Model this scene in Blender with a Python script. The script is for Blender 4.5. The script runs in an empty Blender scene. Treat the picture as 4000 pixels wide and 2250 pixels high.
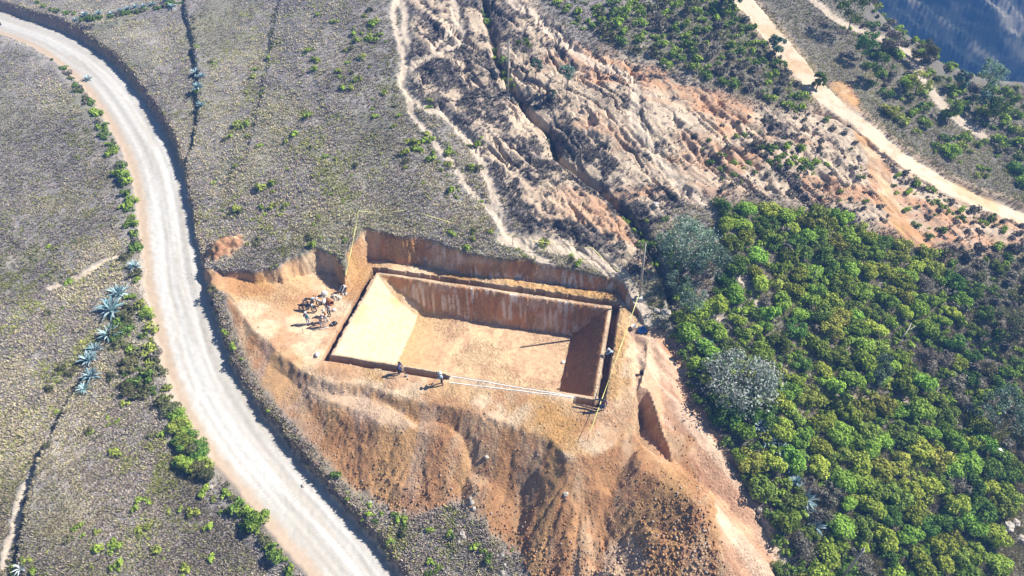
import bpy, bmesh, math, random
import numpy as np
from mathutils import Vector, Matrix

# ------------------------------------------------------------------ camera, sky, sun, exposure
S = bpy.context.scene
C = S.collection
RAD = math.radians
PITCH, FOCAL, CAM_H, YAW = RAD(42.0), 2800.0, 50.0, RAD(12.2)
CAM = np.array([13.87, -47.545, CAM_H])
RX = np.array([math.cos(YAW), math.sin(YAW)])          # the view's right and forward on the ground
FX = np.array([-math.sin(YAW), math.cos(YAW)])
cd = bpy.data.cameras.new('camera'); cam = bpy.data.objects.new('camera', cd); C.objects.link(cam)
cd.sensor_fit = 'HORIZONTAL'; cd.sensor_width = 36.0; cd.lens = 36.0 * FOCAL / 4000.0
cd.clip_start = 0.5; cd.clip_end = 6000
cam.location = CAM; cam.rotation_euler = (math.pi / 2 - PITCH, 0, YAW)
S.camera = cam
SUN_EL, SUN_AZ = RAD(43.0), RAD(26.0)                   # azimuth from +X towards +Y
w = bpy.data.worlds.new('World'); S.world = w; w.use_nodes = True
wn = w.node_tree; sky = wn.nodes.new('ShaderNodeTexSky'); sky.sky_type = 'NISHITA'
sky.sun_disc = False; sky.sun_elevation = SUN_EL; sky.sun_rotation = math.pi / 2 - SUN_AZ
sky.altitude = 2000; sky.air_density = 1.0; sky.dust_density = 0.6
wn.links.new(sky.outputs[0], wn.nodes['Background'].inputs[0]); wn.nodes['Background'].inputs[1].default_value = 0.062
sd = bpy.data.lights.new('sun', 'SUN'); sun = bpy.data.objects.new('sun', sd); C.objects.link(sun)
sd.energy = 5.0; sd.angle = RAD(0.5); sd.color = (1.0, 0.955, 0.88)
sun.location = (60, 30, 80)
sdir = Vector((math.cos(SUN_EL) * math.cos(SUN_AZ), math.cos(SUN_EL) * math.sin(SUN_AZ), math.sin(SUN_EL)))
sun.rotation_euler = sdir.to_track_quat('Z', 'Y').to_euler()
S.view_settings.view_transform = 'Standard'; S.view_settings.look = 'None'
S.view_settings.exposure = 0.95; S.view_settings.gamma = 1.0; S.view_settings.use_curve_mapping = False
S.render.engine = 'CYCLES'
S.cycles.use_denoising = True
S.cycles.max_bounces = 5; S.cycles.diffuse_bounces = 2; S.cycles.glossy_bounces = 1; S.cycles.transmission_bounces = 2
S.cycles.volume_bounces = 0; S.cycles.transparent_max_bounces = 6
rng = np.random.default_rng(7); random.seed(7)

# ------------------------------------------------------------------ noise and curve helpers
def sm(a, b, x):
    t = np.clip((x - a) / (b - a), 0, 1); return t * t * (3 - 2 * t)
_T = np.random.default_rng(11).random((8, 256, 256)).astype(np.float32)
def vn(x, y, s=0):
    x = np.asarray(x, float); y = np.asarray(y, float)
    ix = np.floor(x).astype(np.int64); iy = np.floor(y).astype(np.int64)
    fx = x - ix; fy = y - iy
    fx = fx * fx * fx * (fx * (fx * 6 - 15) + 10); fy = fy * fy * fy * (fy * (fy * 6 - 15) + 10)
    T = _T[s % 8]; o = 37 * (s // 8)
    a = T[(ix + o) & 255, iy & 255]; b = T[(ix + 1 + o) & 255, iy & 255]
    c = T[(ix + o) & 255, (iy + 1) & 255]; d = T[(ix + 1 + o) & 255, (iy + 1) & 255]
    return (a + (b - a) * fx) * (1 - fy) + (c + (d - c) * fx) * fy
def fbm(x, y, o=4, s=0, g=0.5):
    r = 0; a = 1; n = 0
    for k in range(o):
        r = r + a * vn(x * 2.03 ** k + 17 * k, y * 2.03 ** k - 9 * k, s + k); n += a; a *= g
    return r / n
def ridge(x, y, o=3, s=0):
    r = 0; a = 1; n = 0
    for k in range(o):
        r = r + a * (1 - np.abs(2 * vn(x * 2.1 ** k + 5 * k, y * 2.1 ** k, s + k) - 1)); n += a; a *= 0.5
    return r / n
def smooth_line(p, n=4):
    p = np.asarray(p, float)
    if len(p) < 3: return p
    q = np.vstack([2 * p[0] - p[1], p, 2 * p[-1] - p[-2]]); out = []
    for i in range(1, len(q) - 2):
        for k in range(n):
            t = k / n
            out.append(0.5 * (2 * q[i] + (q[i + 1] - q[i - 1]) * t + (2 * q[i - 1] - 5 * q[i] + 4 * q[i + 1] - q[i + 2]) * t * t
                              + (3 * q[i] - q[i - 1] - 3 * q[i + 1] + q[i + 2]) * t ** 3))
    out.append(p[-1]); return np.array(out)
def dline(pts, X, Y, far=12.0):
    """distance, signed side (+ to the right of travel) and run 0..1 of points to a polyline; beyond `far` only a bound"""
    pts = np.asarray(pts)[:, :2]
    D = np.full(X.shape, float(far)); Sg = np.ones(X.shape); U = np.zeros(X.shape)
    L = np.r_[0, np.cumsum(np.hypot(*np.diff(pts, axis=0).T))]
    for i in range(len(pts) - 1):
        a, b = pts[i], pts[i + 1]
        m = (X > min(a[0], b[0]) - far) & (X < max(a[0], b[0]) + far) & (Y > min(a[1], b[1]) - far) & (Y < max(a[1], b[1]) + far)
        if not m.any(): continue
        x = X[m]; y = Y[m]; v = b - a; l2 = max(v @ v, 1e-9)
        t = np.clip(((x - a[0]) * v[0] + (y - a[1]) * v[1]) / l2, 0, 1)
        d = np.hypot(x - a[0] - t * v[0], y - a[1] - t * v[1])
        k = d < D[m]; idx = np.flatnonzero(m.ravel())[k]
        D.ravel()[idx] = d[k]; Sg.ravel()[idx] = -np.sign(v[0] * (y[k] - a[1]) - v[1] * (x[k] - a[0]))
        U.ravel()[idx] = (L[i] + t[k] * math.sqrt(l2)) / L[-1]
    return D, Sg, U
def inside(poly, X, Y):
    poly = np.asarray(poly)[:, :2]; r = np.zeros(X.shape, bool); j = len(poly) - 1
    for i in range(len(poly)):
        xi, yi = poly[i]; xj, yj = poly[j]
        if yi != yj:
            r ^= ((yi > Y) != (yj > Y)) & (X < (xj - xi) * (Y - yi) / (yj - yi) + xi)
        j = i
    return r
def dpoly(poly, X, Y, far=12.0):
    """signed distance to a polygon, positive outside"""
    poly = np.asarray(poly)[:, :2]
    d, _, _ = dline(np.vstack([poly, poly[:1]]), X, Y, far)
    return np.where(inside(poly, X, Y), -d, d)

# ------------------------------------------------------------------ the natural hillside
def frame(X, Y):
    return X * RX[0] + Y * RX[1], X * FX[0] + Y * FX[1]
EDGE = None
def natural(X, Y, fine=True):
    xr, yf = frame(X, Y)
    a = sm(-36, -14, xr)
    z = 0.4 + (0.15 + 0.09 * a) * yf - 0.0012 * np.maximum(yf - 45, 0) ** 2
    z = z - .13 * np.maximum(-9 - yf, 0) * sm(-40, -22, xr)
    e = np.maximum(xr - 21 - 0.12 * np.maximum(yf, 0), 0)
    z = z - 0.21 * e * e / (e + 6)
    z = z - 0.05 * np.maximum(-36 - xr, 0)
    if EDGE is not None:
        d = np.where(inside(EDGE, X, Y), dline(EDGE, X, Y, 60)[0], 0)
        z = z - 1.05 * d * d / (d + 3)
        z = np.where(inside(EDGE, X, Y) & (d > 59), -150, np.maximum(z, -150))
    return z
def ray(px, py):
    x = (np.asarray(px, float) - 2000) / FOCAL; y = (1125 - np.asarray(py, float)) / FOCAL
    fw = math.cos(PITCH) + y * math.sin(PITCH); dz = -math.sin(PITCH) + y * math.cos(PITCH)
    return x * RX[0] + fw * FX[0], x * RX[1] + fw * FX[1], dz
def P(px, py=None, z=None):
    """points of the hillside (or of level z) seen along given sight lines of the survey view"""
    if py is None: px, py = np.asarray(px, float).T
    dx, dy, dz = ray(px, py)
    if z is not None:
        t = (z - CAM_H) / dz
    else:
        t = -CAM_H / dz
        for k in range(40):
            zz = natural(CAM[0] + t * dx, CAM[1] + t * dy)
            t = np.clip(0.5 * t + 0.5 * (zz - CAM_H) / dz, 20, 400)
    return np.stack([CAM[0] + t * dx, CAM[1] + t * dy], -1)
_e = P([(3200, -230), (3320, -70), (3395, 20), (3470, 95), (3580, 165), (3660, 250), (3760, 290), (3900, 335), (4010, 350), (4300, 420), (4700, 520)])
_far = np.vstack([_e, [[900, 300]], [[900, 900]], [[60, 900]]])

ROAD = smooth_line(P([(-420, -60), (-200, -15), (-60, 35), (60, 75), (200, 130), (330, 215), (430, 320), (520, 450), (590, 580), (625, 700), (645, 820),
    (665, 950), (685, 1080), (722, 1220), (770, 1380), (830, 1520), (930, 1680), (1060, 1840), (1200, 2000), (1330, 2150), (1470, 2330), (1700, 2600)]), 14)
RIDGE_ROAD = smooth_line(P([(2760, -200), (2870, -50), (2960, 60), (3060, 180), (3160, 300), (3260, 400), (3370, 480), (3480, 580), (3600, 660), (3720, 730), (3850, 790), (4000, 850), (4300, 990)]), 10)
def px(*a): return smooth_line(P(list(a)))
PATHS = [   # footpaths and washed-out channels: line, half width
    (px((1555, -30), (1538, 62), (1550, 120), (1575, 200), (1580, 260), (1564, 312), (1600, 385), (1611, 437), (1653, 494), (1705, 562), (1746, 614), (1798, 671), (1840, 735), (1890, 780), (1940, 840), (1975, 900)), .45),
    (px((1559, -20), (1590, 60), (1585, 104), (1592, 172), (1582, 260), (1575, 330), (1621, 385), (1668, 432), (1736, 453), (1777, 494), (1840, 557), (1881, 614), (1897, 671), (1928, 728), (1950, 800), (1980, 890), (2030, 940), (2090, 990), (2160, 1036)), .55),
    (px((1765, -30), (1777, 0), (1783, 52), (1803, 104), (1798, 161), (1746, 198), (1684, 224), (1621, 250), (1590, 290)), .6),
    (px((1783, 70), (1772, 99), (1736, 146), (1694, 192)), .45),
    (px((1990, -20), (2022, 26), (2084, 42), (2136, 114), (2214, 172), (2293, 239), (2397, 281), (2475, 333), (2480, 416), (2475, 484), (2537, 562), (2605, 650), (2670, 728), (2760, 775)), .7), (px((2740, 765), (2790, 800), (2812, 880), (2815, 960)), .3),
    (px((1985, 930), (2100, 945), (2200, 960), (2300, 990), (2390, 1040), (2460, 1110), (2500, 1180), (2510, 1240)), 1.0),
    (px((3150, -40), (3180, -5), (3270, 70), (3400, 125), (3520, 175), (3575, 225), (3600, 300), (3650, 370), (3700, 420), (3780, 480), (3840, 520)), 1.0),
    (px((2812, 900), (2850, 1010), (2900, 1080), (2950, 1150), (2990, 1260)), .28),
    (px((2740, 1225), (2900, 1235), (2990, 1240)), .3), (px((3130, 1470), (3250, 1510), (3360, 1545), (3520, 1560), (3600, 1590)), .22),
    (px((240, 1640), (170, 1780), (100, 1930), (50, 2080), (20, 2200)), .35),
    (px((500, 980), (420, 1010), (330, 1060), (200, 1110)), .4), (px((2960, 1980), (3010, 2090), (3060, 2180), (3110, 2280)), .4),
]
SLIDE = px((3300, 330), (3335, 460), (3380, 560), (3420, 640), (3450, 750), (3500, 860), (3550, 930), (3590, 965))
RAVINE = px((1885, -20), (1905, 70), (1925, 150), (1935, 200), (1960, 270), (2000, 340), (2040, 400), (2090, 460), (2140, 500), (2165, 545), (2180, 600), (2215, 630), (2270, 670), (2340, 715), (2400, 770), (2460, 830), (2500, 880), (2540, 950), (2600, 1060), (2640, 1180))
GULLY = px((3190, 430), (3260, 455), (3320, 490), (3350, 520))
BADLANDS = P([(1540, -30), (1600, 60), (1600, 330), (1680, 420), (1850, 540), (1960, 760), (2080, 930), (2250, 960), (2420, 1050), (2520, 1080), (2560, 960), (2530, 860), (2700, 760), (2860, 760),
    (3200, 800), (3400, 910), (3600, 980), (3800, 1010), (4050, 960), (4050, 880), (3700, 760), (3400, 540), (3200, 390), (3050, 430), (2850, 380), (2650, 300), (2450, 230), (2250, 150), (2080, 20), (2060, -30)])
# terrace steps in the fields: line (the high side is to the right of travel), height
STEPS = [(px((715, -60), (720, 60), (745, 150), (760, 250), (770, 330), (768, 430), (758, 560), (715, 650), (690, 700))[::-1], .75),
         (px((1095, -30), (1065, 100), (1045, 250), (1020, 370), (990, 490), (960, 600), (900, 700), (865, 770))[::-1], .28),
         (px((440, 1350), (330, 1500), (262, 1600), (185, 1760), (133, 1900), (100, 2030), (80, 2140), (60, 2300))[::-1], .8),
         (px((280, 110), (400, 110), (520, 80), (640, 50), (720, 20))[::-1], .5)]
EDGE = _far
# ------------------------------------------------------------------ levelled ground: cut into the hill behind, filled out in front
BENCH = np.vstack([P([(690, 1035)], z=2.0), P([(790, 1050)], z=1.7), P([(880, 1088)], z=1.2), P([(990, 1118)], z=.7), P([(1075, 1130), (1120, 1120), (1180, 1085), (1235, 1068), (1290, 1075), (1318, 1105), (1322, 1150), (1345, 1150), (1380, 1110), (1405, 1050), (1440, 1006)], z=0),
    [[-12.4, 8.25], [-6, 8.0], [2, 7.9], [9, 7.9], [13.2, 7.8], [14.3, 6.6], [15.2, 4.6]],
    P([(2520, 1330), (2500, 1560), (2470, 1680), (2350, 1735), (2240, 1752), (2170, 1695), (2000, 1640), (1780, 1575), (1580, 1535), (1420, 1500), (1270, 1462), (1190, 1425), (1090, 1375), (1030, 1310), (970, 1245)], z=-.1),
    P([(900, 1170)], z=.6), P([(800, 1120)], z=1.2), P([(740, 1095)], z=1.7), P([(690, 1080)], z=2.0)])
def bench_z(X, Y):
    xr, yf = frame(X, Y)
    return 2.3 * sm(-14, -34, xr) - .10 * np.maximum(-7.5 - Y, 0)
MOUNDS = [(P([(1200, 1478), (1345, 1497), (1450, 1555), (1560, 1615), (1600, 1650), (1500, 1650), (1370, 1598), (1230, 1530)], z=-.9), -.9),
          (P([(1560, 1650), (1640, 1650), (1720, 1665), (1765, 1710), (1720, 1722), (1640, 1690), (1570, 1690)], z=-1.3), -1.3),
          (P([(2215, 1765), (2335, 1762), (2345, 1790), (2235, 1805)], z=-1.0), -1.0),
          (P([(2480, 1780), (2560, 1800), (2650, 1900), (2720, 1980), (2600, 1900), (2500, 1850)], z=-1.2), -1.2),
          (P([(2470, 1990), (2500, 2010), (2570, 2075), (2680, 2120), (2790, 2140), (2790, 2170), (2660, 2150), (2550, 2100)], z=-3.2), -3.2),
          (P([(2395, 2130), (2470, 2140), (2520, 2230), (2440, 2260), (2360, 2220)], z=-5.4), -5.4)]
def spine(pts): return np.vstack([np.r_[P([(a, b)], z=c)[0], c] for a, b, c in pts])
SPINES = [(spine([(1400, 1570, -1.0), (1350, 1690, -2.4), (1310, 1780, -3.6)]), .9), (spine([(1240, 1520, -1.0), (1190, 1620, -2.4)]), .7), (spine([(1655, 1680, -1.3), (1640, 1760, -2.3), (1610, 1850, -3.5)]), 1.1),
          (spine([(1500, 1600, -1.0), (1460, 1700, -2.2)]), .6), (spine([(2285, 1790, -1.0), (2300, 1900, -2.3), (2270, 2040, -4.2), (2240, 2180, -6.0)]), 1.5), (spine([(1960, 1650, -.5), (1930, 1760, -1.9), (1890, 1860, -3.3)]), 1.2),
          (spine([(2520, 1800, -1.0), (2600, 1860, -1.6), (2700, 1960, -2.6)]), .8)]
SPILL = P([(800, 1120), (880, 1150), (905, 1230), (900, 1330), (950, 1440), (1020, 1560), (1085, 1650), (1150, 1740), (1200, 1790), (1300, 1830), (1400, 1930), (1480, 1965), (1600, 2010), (1700, 1985), (1770, 1950), (1830, 1955), (1900, 2020), (1960, 2090), (2000, 2160), (2070, 2260), (2200, 2400), (2700, 2400), (2700, 1700), (1300, 1400), (1000, 1200)])
RAMP = P([(2470, 1270), (2600, 1290), (2650, 1370), (2680, 1480), (2740, 1580), (2800, 1680), (2850, 1780), (2930, 1920), (3000, 2080), (3070, 2250), (3130, 2400),
    (2500, 2400), (2560, 2200), (2700, 2050), (2600, 1850), (2500, 1750), (2480, 1600)])
HOLE = P([(2485, 1540), (2530, 1535), (2590, 1605), (2645, 1680), (2680, 1745), (2660, 1785), (2580, 1775), (2500, 1725), (2455, 1655), (2485, 1600)], z=-.9)
HEAP = P([(830, 950), (870, 930), (935, 925), (945, 960), (905, 1010), (850, 1035), (800, 1010)])
PX, PY, PD = 12.3, 5.95, 3.5          # the pit's half sides at the rim and its depth
TX, TY, TW = 13.0, 6.52, .30          # the trench round it: half sides, half width

def terrain(X, Y):
    M = {}
    xr, yf = frame(X, Y)
    n1 = fbm(X * .09, Y * .09, 4, 1); n2 = fbm(X * .7, Y * .7, 4, 2); n3 = fbm(X * 2.6, Y * 2.6, 3, 3)
    h = natural(X, Y) + 1.6 * (n1 - .5) * sm(8, 25, np.hypot(X, Y)) + .28 * (n2 - .5) + .10 * (n3 - .5)
    wx = X + 1.6 * (fbm(X * .35, Y * .35, 3, 4) - .5); wy = Y + 1.6 * (fbm(X * .35, Y * .35, 3, 5) - .5)
    # washed ground: runnels that follow the fall of the slope, down to the right
    bad = np.clip(.5 - dpoly(BADLANDS, wx, wy, 6) / 3.0, 0, 1)
    q = (xr * .78 + yf * .62); r = (xr * .62 - yf * .78)
    rid = ridge(q * .75 + 3.6 * fbm(r * .13, q * .3, 4, 6), r * .16 + 1.3 * n2, 3, 7)
    h = h - bad * (.75 * sm(.6, .97, rid) * sm(.3, .6, fbm(X * .13, Y * .13, 3, 5)) - .2 + .4 * (ridge(q * 1.3 + 2 * n2, r * .35, 3, 4) - .6) + .35 * (n2 - .5)) * sm(0, 10, yf)
    M['bad'] = bad; M['rid'] = rid
    for ln, A in STEPS:
        d, sg, u = dline(ln, wx * .5 + X * .5, wy * .5 + Y * .5, 10)
        ends = sm(0, .08, u) * sm(1, .92, u)
        h = h + A * ends * np.where(sg > 0, sm(0, .45, d) * np.exp(-d / 4), -.25 * np.exp(-d / .6))
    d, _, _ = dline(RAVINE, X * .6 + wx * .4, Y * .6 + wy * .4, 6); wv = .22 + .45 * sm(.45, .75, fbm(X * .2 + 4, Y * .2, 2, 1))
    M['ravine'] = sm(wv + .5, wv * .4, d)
    h = h - (.55 + .9 * fbm(X * .25, Y * .25, 2, 2)) * M['ravine'] - .4 * sm(3, .4, d)
    d, _, _ = dline(GULLY, wx, wy, 5); h = h - 1.3 * sm(.8, .25, d)
    paths = np.zeros(X.shape)
    for ln, hw in PATHS:
        d, sg, u = dline(ln, X * .75 + wx * .25, Y * .75 + wy * .25, 5)
        p = sm(hw * 1.5, hw * .5, d + .5 * (n3 - .5)); paths = np.maximum(paths, p)
        h = h - .18 * p
    M['path'] = paths
    d, _, _ = dline(SLIDE, wx, wy, 5); M['slide'] = sm(1.7, .8, d + .8 * (n2 - .5))
    # the ridge road
    d, sg, u = dline(RIDGE_ROAD, X, Y, 9); M['ridge_d'] = d
    rp = np.array([natural(RIDGE_ROAD[:, 0], RIDGE_ROAD[:, 1])])[0] - .25
    zr = np.interp(u, np.linspace(0, 1, 400), np.interp(np.linspace(0, 1, 400), np.r_[0, np.cumsum(np.hypot(*np.diff(RIDGE_ROAD, axis=0).T))] / np.hypot(*np.diff(RIDGE_ROAD, axis=0).T).sum(), rp))
    dd = np.maximum(d - 1.5 + .8 * (n2 - .5), 0); on = d < 8.9
    h = np.where(on, np.clip(h, zr - .9 * dd, zr + 1.3 * dd), h); M['ridge'] = sm(.5, .05, dd)
    h = h - .35 * sm(.5, 0, np.abs(d - 2.3 - (n2 - .5))) * (sg > 0) * sm(.35, .5, u)
    # the dirt road with its cut bank
    d, sg, u = dline(ROAD, X, Y, 12); M['road_d'] = d * sg
    L = np.r_[0, np.cumsum(np.hypot(*np.diff(ROAD, axis=0).T))]; _, ry = frame(ROAD[:, 0], ROAD[:, 1]); rp = natural(ROAD[:, 0], ROAD[:, 1]) - .75 - .45 * sm(6, 16, ry)
    zr = np.interp(u * L[-1], L, np.convolve(np.pad(rp, 6, 'edge'), np.ones(13) / 13, 'valid'))
    M['road_u'] = u * L[-1]
    left = sg > 0
    hw = np.where(left, 3.0, 2.55)                 # towards the field there is a dusty shoulder, towards the hill a bank
    dd = np.maximum(d - hw + .55 * (n2 - .5) + .25 * (n3 - .5), 0)
    bank = np.where(left, .55 * dd + .0, 2.6 * dd)
    road_h = zr - .015 * d + .05 * (n3 - .5) * .3 - .05 * (np.exp(-((d - .85) / .3) ** 2)) * sm(3, 2, d)
    h = np.where(d < 11.9, np.clip(h, road_h - .6 * dd, road_h + bank + .06 * (n3 - .5)), h)
    M['road'] = sm(.3, .0, dd)
    M['bank'] = np.where(left, 0, sm(0, .15, dd) * sm(1.1, .45, dd)) * (d < 11)
    # heap on the field
    d = dpoly(HEAP, wx, wy, 6); M['heap'] = sm(.3, -.2, d); h = h + .9 * sm(.5, -1.6, d) + .5 * (n3 - .5) * M['heap']
    nat = h
    # levelled bench, cut and fill
    rill = ridge(X * .55 + .3 * n1, Y * .12, 2, 5)
    m1 = fbm(X * .22, Y * .22, 2, 5) - .5; m2 = fbm(X * .25 + 9, Y * .25, 2, 6) - .5
    d = dpoly(BENCH, X + 1.2 * m1 + .25 * (n2 - .5), Y + 1.2 * m2 + .25 * (n3 - .5), 14); zb = bench_z(X, Y) + .16 * (n2 - .5) + .07 * (n3 - .5)
    do = np.maximum(d, 0)
    groove = .05 * vn(X * 4.6, Y * .5, 1) + .10 * vn(X * .9, Y * .9, 2)
    cut = zb + np.where(do > 0, 3.4 * np.maximum(do - groove * 2.2, 0), 0)
    d_road = np.where(M['road_d'] < 0, 12 - np.abs(M['road_d']), 0)
    fill = zb - (.80 - .1 * sm(-15, -22, X)) * np.maximum(do - .25, 0) - .06 * np.maximum(do - .25, 0) * (rill - .5) * 2
    onroad = sm(3.4, 4.4, np.abs(M['road_d']) + .4 * (n2 - .5))
    h = np.where(d < 13.9, h + (np.clip(h, fill, np.maximum(cut, fill)) - h) * onroad, h)
    for poly, zt in MOUNDS:
        d2 = dpoly(poly, X + 1.3 * m1 + .2 * (n2 - .5), Y + 1.3 * m2 + .2 * (n3 - .5), 16); do2 = np.maximum(d2, 0)
        f = zt + .22 * (n2 - .5) + .1 * (n3 - .5) - .72 * do2 - .05 * do2 * (ridge(np.arctan2(Y - poly[:, 1].mean(), X - poly[:, 0].mean()) * 5, do2 * .15, 2, 3) - .5) * 2
        h = np.where(d2 < 15.9, h + (np.maximum(h, f) - h) * onroad, h)
    for ln, wd in SPINES:
        d2, _, u = dline(ln, X + 1.2 * m1 + .2 * (n2 - .5), Y + 1.2 * m2 + .2 * (n3 - .5), 14)
        L2 = np.r_[0, np.cumsum(np.hypot(*np.diff(ln[:, :2], axis=0).T))]; zt = np.interp(u * L2[-1], L2, ln[:, 2])
        do2 = np.maximum(d2 - wd, 0); f = zt + .15 * (n2 - .5) + .07 * (n3 - .5) - .06 * d2 - .68 * do2 - .05 * do2 * (ridge(u * 9 + do2 * .1, do2 * .2, 2, 3) - .5) * 2
        h = np.where(d2 < 13.9, h + (np.maximum(h, f) - h) * onroad, h)
    soil = np.clip(sm(-.05, .3, h - nat), 0, 1)
    soil = np.maximum(soil, np.where(d < 8, sm(.25, .02, h - nat + .3) * (h < nat - .12), 0))
    soil = np.maximum(soil, sm(.25, -.2, d))
    M['bench_d'] = d
    dsp = dpoly(SPILL, X + 1.6 * (n2 - .5), Y + 1.6 * (n2 - .5), 6); spill = sm(.5, -.4, dsp + .5 * (n3 - .5)) * onroad
    lim = np.where((d > .2) & (h > nat - .05), sm(2.5, .8, dsp), 1); soil = np.maximum(soil * lim, spill)
    M['fill'] = np.maximum(sm(.0, .25, h - nat) * lim, spill) * (d > .0) * (h > nat - .1)
    M['cutwall'] = ((d > 0.02) & (h < nat - .1)).astype(float)
    dr = dpoly(RAMP, X + 1.1 * (n2 - .5), Y + 1.1 * (n2 - .5), 10)
    ramp = sm(.5, -.3, dr); M['ramp'] = ramp
    ruts = np.sin((xr * .83 + yf * .55) * 2.4 + 3 * n1) * .07 + .15 * (ridge((xr * .83 + yf * .55) * .5, r * .06, 2, 2) - .6)
    h = h + ramp * (ruts - .35 * sm(-1.5, .2, dr)) * (M['fill'] < .5)
    soil = np.maximum(soil, ramp); soil = np.maximum(soil, M['heap']); soil = np.maximum(soil, M['slide'] * .9)
    # the hole beside the bench, deepest on its far right
    dh = dpoly(HOLE, wx * .5 + X * .5, wy * .5 + Y * .5, 8)
    h = np.where(dh < .15, np.minimum(h, np.maximum(-3.4 + .3 * n2, -1.0 + 2.6 * dh + .5 * (n3 - .5))), h)
    M['hole'] = sm(.1, -.15, dh); soil = np.maximum(soil, sm(.8, 0, dh))
    # the pit: steep far wall, slopes at both ends, level floor
    fl = -PD + .10 * (n2 - .5) + .09 * (n3 - .5) + .05 * (fbm(X * 6, Y * 6, 2, 4) - .5)
    gw = .14 * vn(X * 3.2, 0 * X + 3.3, 1) + .10 * vn(X * 7.5, Y * .6, 5) + .25 * fbm(X * .5, X * 0, 2, 3)
    back = -3.1 * np.maximum(PY - Y - gw + .05, 0)
    front = -2.6 * np.maximum(Y + PY - .12 * n2, 0)
    lx = X + PX
    left = -np.where(lx < 1.7, .95 * lx, 1.615 + .62 * (lx - 1.7))
    right = -(1.02 + .06 * n2) * np.maximum(PX - X - .1 * n3, 0)
    toe = -PD + .75 * np.maximum(3.6 - np.hypot((X + PX) * .62, (Y - PY) * .9), 0) + .5 * np.maximum(1.1 - (PY - 1.0 - Y) - .35 * vn(X * 1.3, X * 0, 4), 0) * sm(-1, -4, X)
    inp = (np.abs(X) < PX) & (np.abs(Y) < PY)
    pit = np.maximum.reduce([back, front, left, right, fl, toe])
    pit = np.minimum(pit, 0)
    h = np.where(inp, pit + np.where(pit > -.15, zb * .5, 0), h)
    M['pit'] = inp.astype(float); M['pitz'] = np.where(inp, pit, 0)
    M['wall'] = np.where(inp & (back >= np.maximum.reduce([front, left, right, fl, toe]) - .02), 1., 0)
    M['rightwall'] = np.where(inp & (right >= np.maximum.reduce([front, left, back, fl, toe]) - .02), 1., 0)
    M['leftwall'] = np.where(inp & (left >= np.maximum.reduce([front, right, back, fl]) - .02), 1., 0)
    # the narrow trench dug round the pit
    wob = .10 * (vn(X * 1.7, Y * 1.7, 6) - .5) + .05 * (n3 - .5)
    w = TW + wob
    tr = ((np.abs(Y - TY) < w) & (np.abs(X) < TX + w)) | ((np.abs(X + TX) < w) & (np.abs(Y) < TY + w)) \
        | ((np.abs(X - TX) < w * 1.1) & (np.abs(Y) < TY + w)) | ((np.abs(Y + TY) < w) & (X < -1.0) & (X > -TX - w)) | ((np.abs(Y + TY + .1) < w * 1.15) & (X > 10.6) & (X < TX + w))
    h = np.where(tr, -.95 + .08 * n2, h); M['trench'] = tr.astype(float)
    # spoil thrown up along the trench
    lip = sm(.75, .3, np.abs(Y - TY - .75 - .2 * n2)) * (np.abs(X) < TX) * sm(-4, 3, X)
    lip = np.maximum(lip, .8 * sm(.8, .2, np.abs(X - TX - .95)) * (np.abs(Y) < TY - .5))
    h = h + lip * (.12 + .35 * (n3 - .3)) * (1 - M['trench']) * .8
    M['lip'] = lip
    M['soil'] = np.clip(soil, 0, 1) * (1 - .0 * inp); M['soil'] = np.where(inp, 1, M['soil'])
    M['n'] = (n1, n2, n3); M['nat'] = nat
    return h, M

# ------------------------------------------------------------------ one sheet of ground on an uneven grid, split by what it is
def lines(spec, lo, hi):
    out = [spec[0][0]]
    for a, b, st in spec:
        out += list(np.linspace(a, b, max(2, int(round((b - a) / st)) + 1))[1:])
    st = .6
    l = [out[0]]; s_ = st
    while l[-1] > lo: s_ *= 1.22; l.append(l[-1] - s_)
    r = [out[-1]]; s_ = st
    while r[-1] < hi: s_ *= 1.22; r.append(r[-1] + s_)
    return np.array(l[:0:-1] + out + r[1:])
GX = lines([(-92, -50, .32), (-50, -16, .2), (-16, 17, .11), (17, 45, .2), (45, 100, .32)], -500, 900)
GY = lines([(-36, -9, .17), (-9, 12, .11), (12, 40, .22), (40, 82, .36)], -300, 900)
XX, YY = np.meshgrid(GX, GY, indexing='ij')
HH, M = terrain(XX, YY)
NX, NY = XX.shape
def height(x, y):
    x = np.asarray(x, float); y = np.asarray(y, float)
    i = np.clip(np.searchsorted(GX, x) - 1, 0, NX - 2); j = np.clip(np.searchsorted(GY, y) - 1, 0, NY - 2)
    u = (x - GX[i]) / (GX[i + 1] - GX[i]); v = (y - GY[j]) / (GY[j + 1] - GY[j])
    return (HH[i, j] * (1 - u) + HH[i + 1, j] * u) * (1 - v) + (HH[i, j + 1] * (1 - u) + HH[i + 1, j + 1] * u) * v
def mask(name, x, y):
    i = np.clip(np.searchsorted(GX, x), 0, NX - 1); j = np.clip(np.searchsorted(GY, y), 0, NY - 1)
    return M[name][i, j]
def G(px, py=None):
    """ground points on the finished surface along sight lines of the survey view (first hit)"""
    if py is None: px, py = np.asarray(px, float).T
    dx, dy, dz = ray(px, py)
    t0 = np.full(np.shape(dx), 42.0); hit = np.zeros(np.shape(dx), bool); t1 = t0.copy()
    for k in range(700):
        t = 42.0 + k * .3
        ab = height(CAM[0] + t * dx, CAM[1] + t * dy) > CAM_H + t * dz
        new = ab & ~hit; t1 = np.where(new, t, t1); hit |= ab
    a = t1 - .3; b = t1
    for k in range(12):
        m = (a + b) / 2; ab = height(CAM[0] + m * dx, CAM[1] + m * dy) > CAM_H + m * dz
        b = np.where(ab, m, b); a = np.where(ab, a, m)
    return np.stack([CAM[0] + b * dx, CAM[1] + b * dy, CAM_H + b * dz], -1)
def G1(px, py): return Vector([float(v) for v in G(np.array([px]), np.array([py]))[0]])

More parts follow.
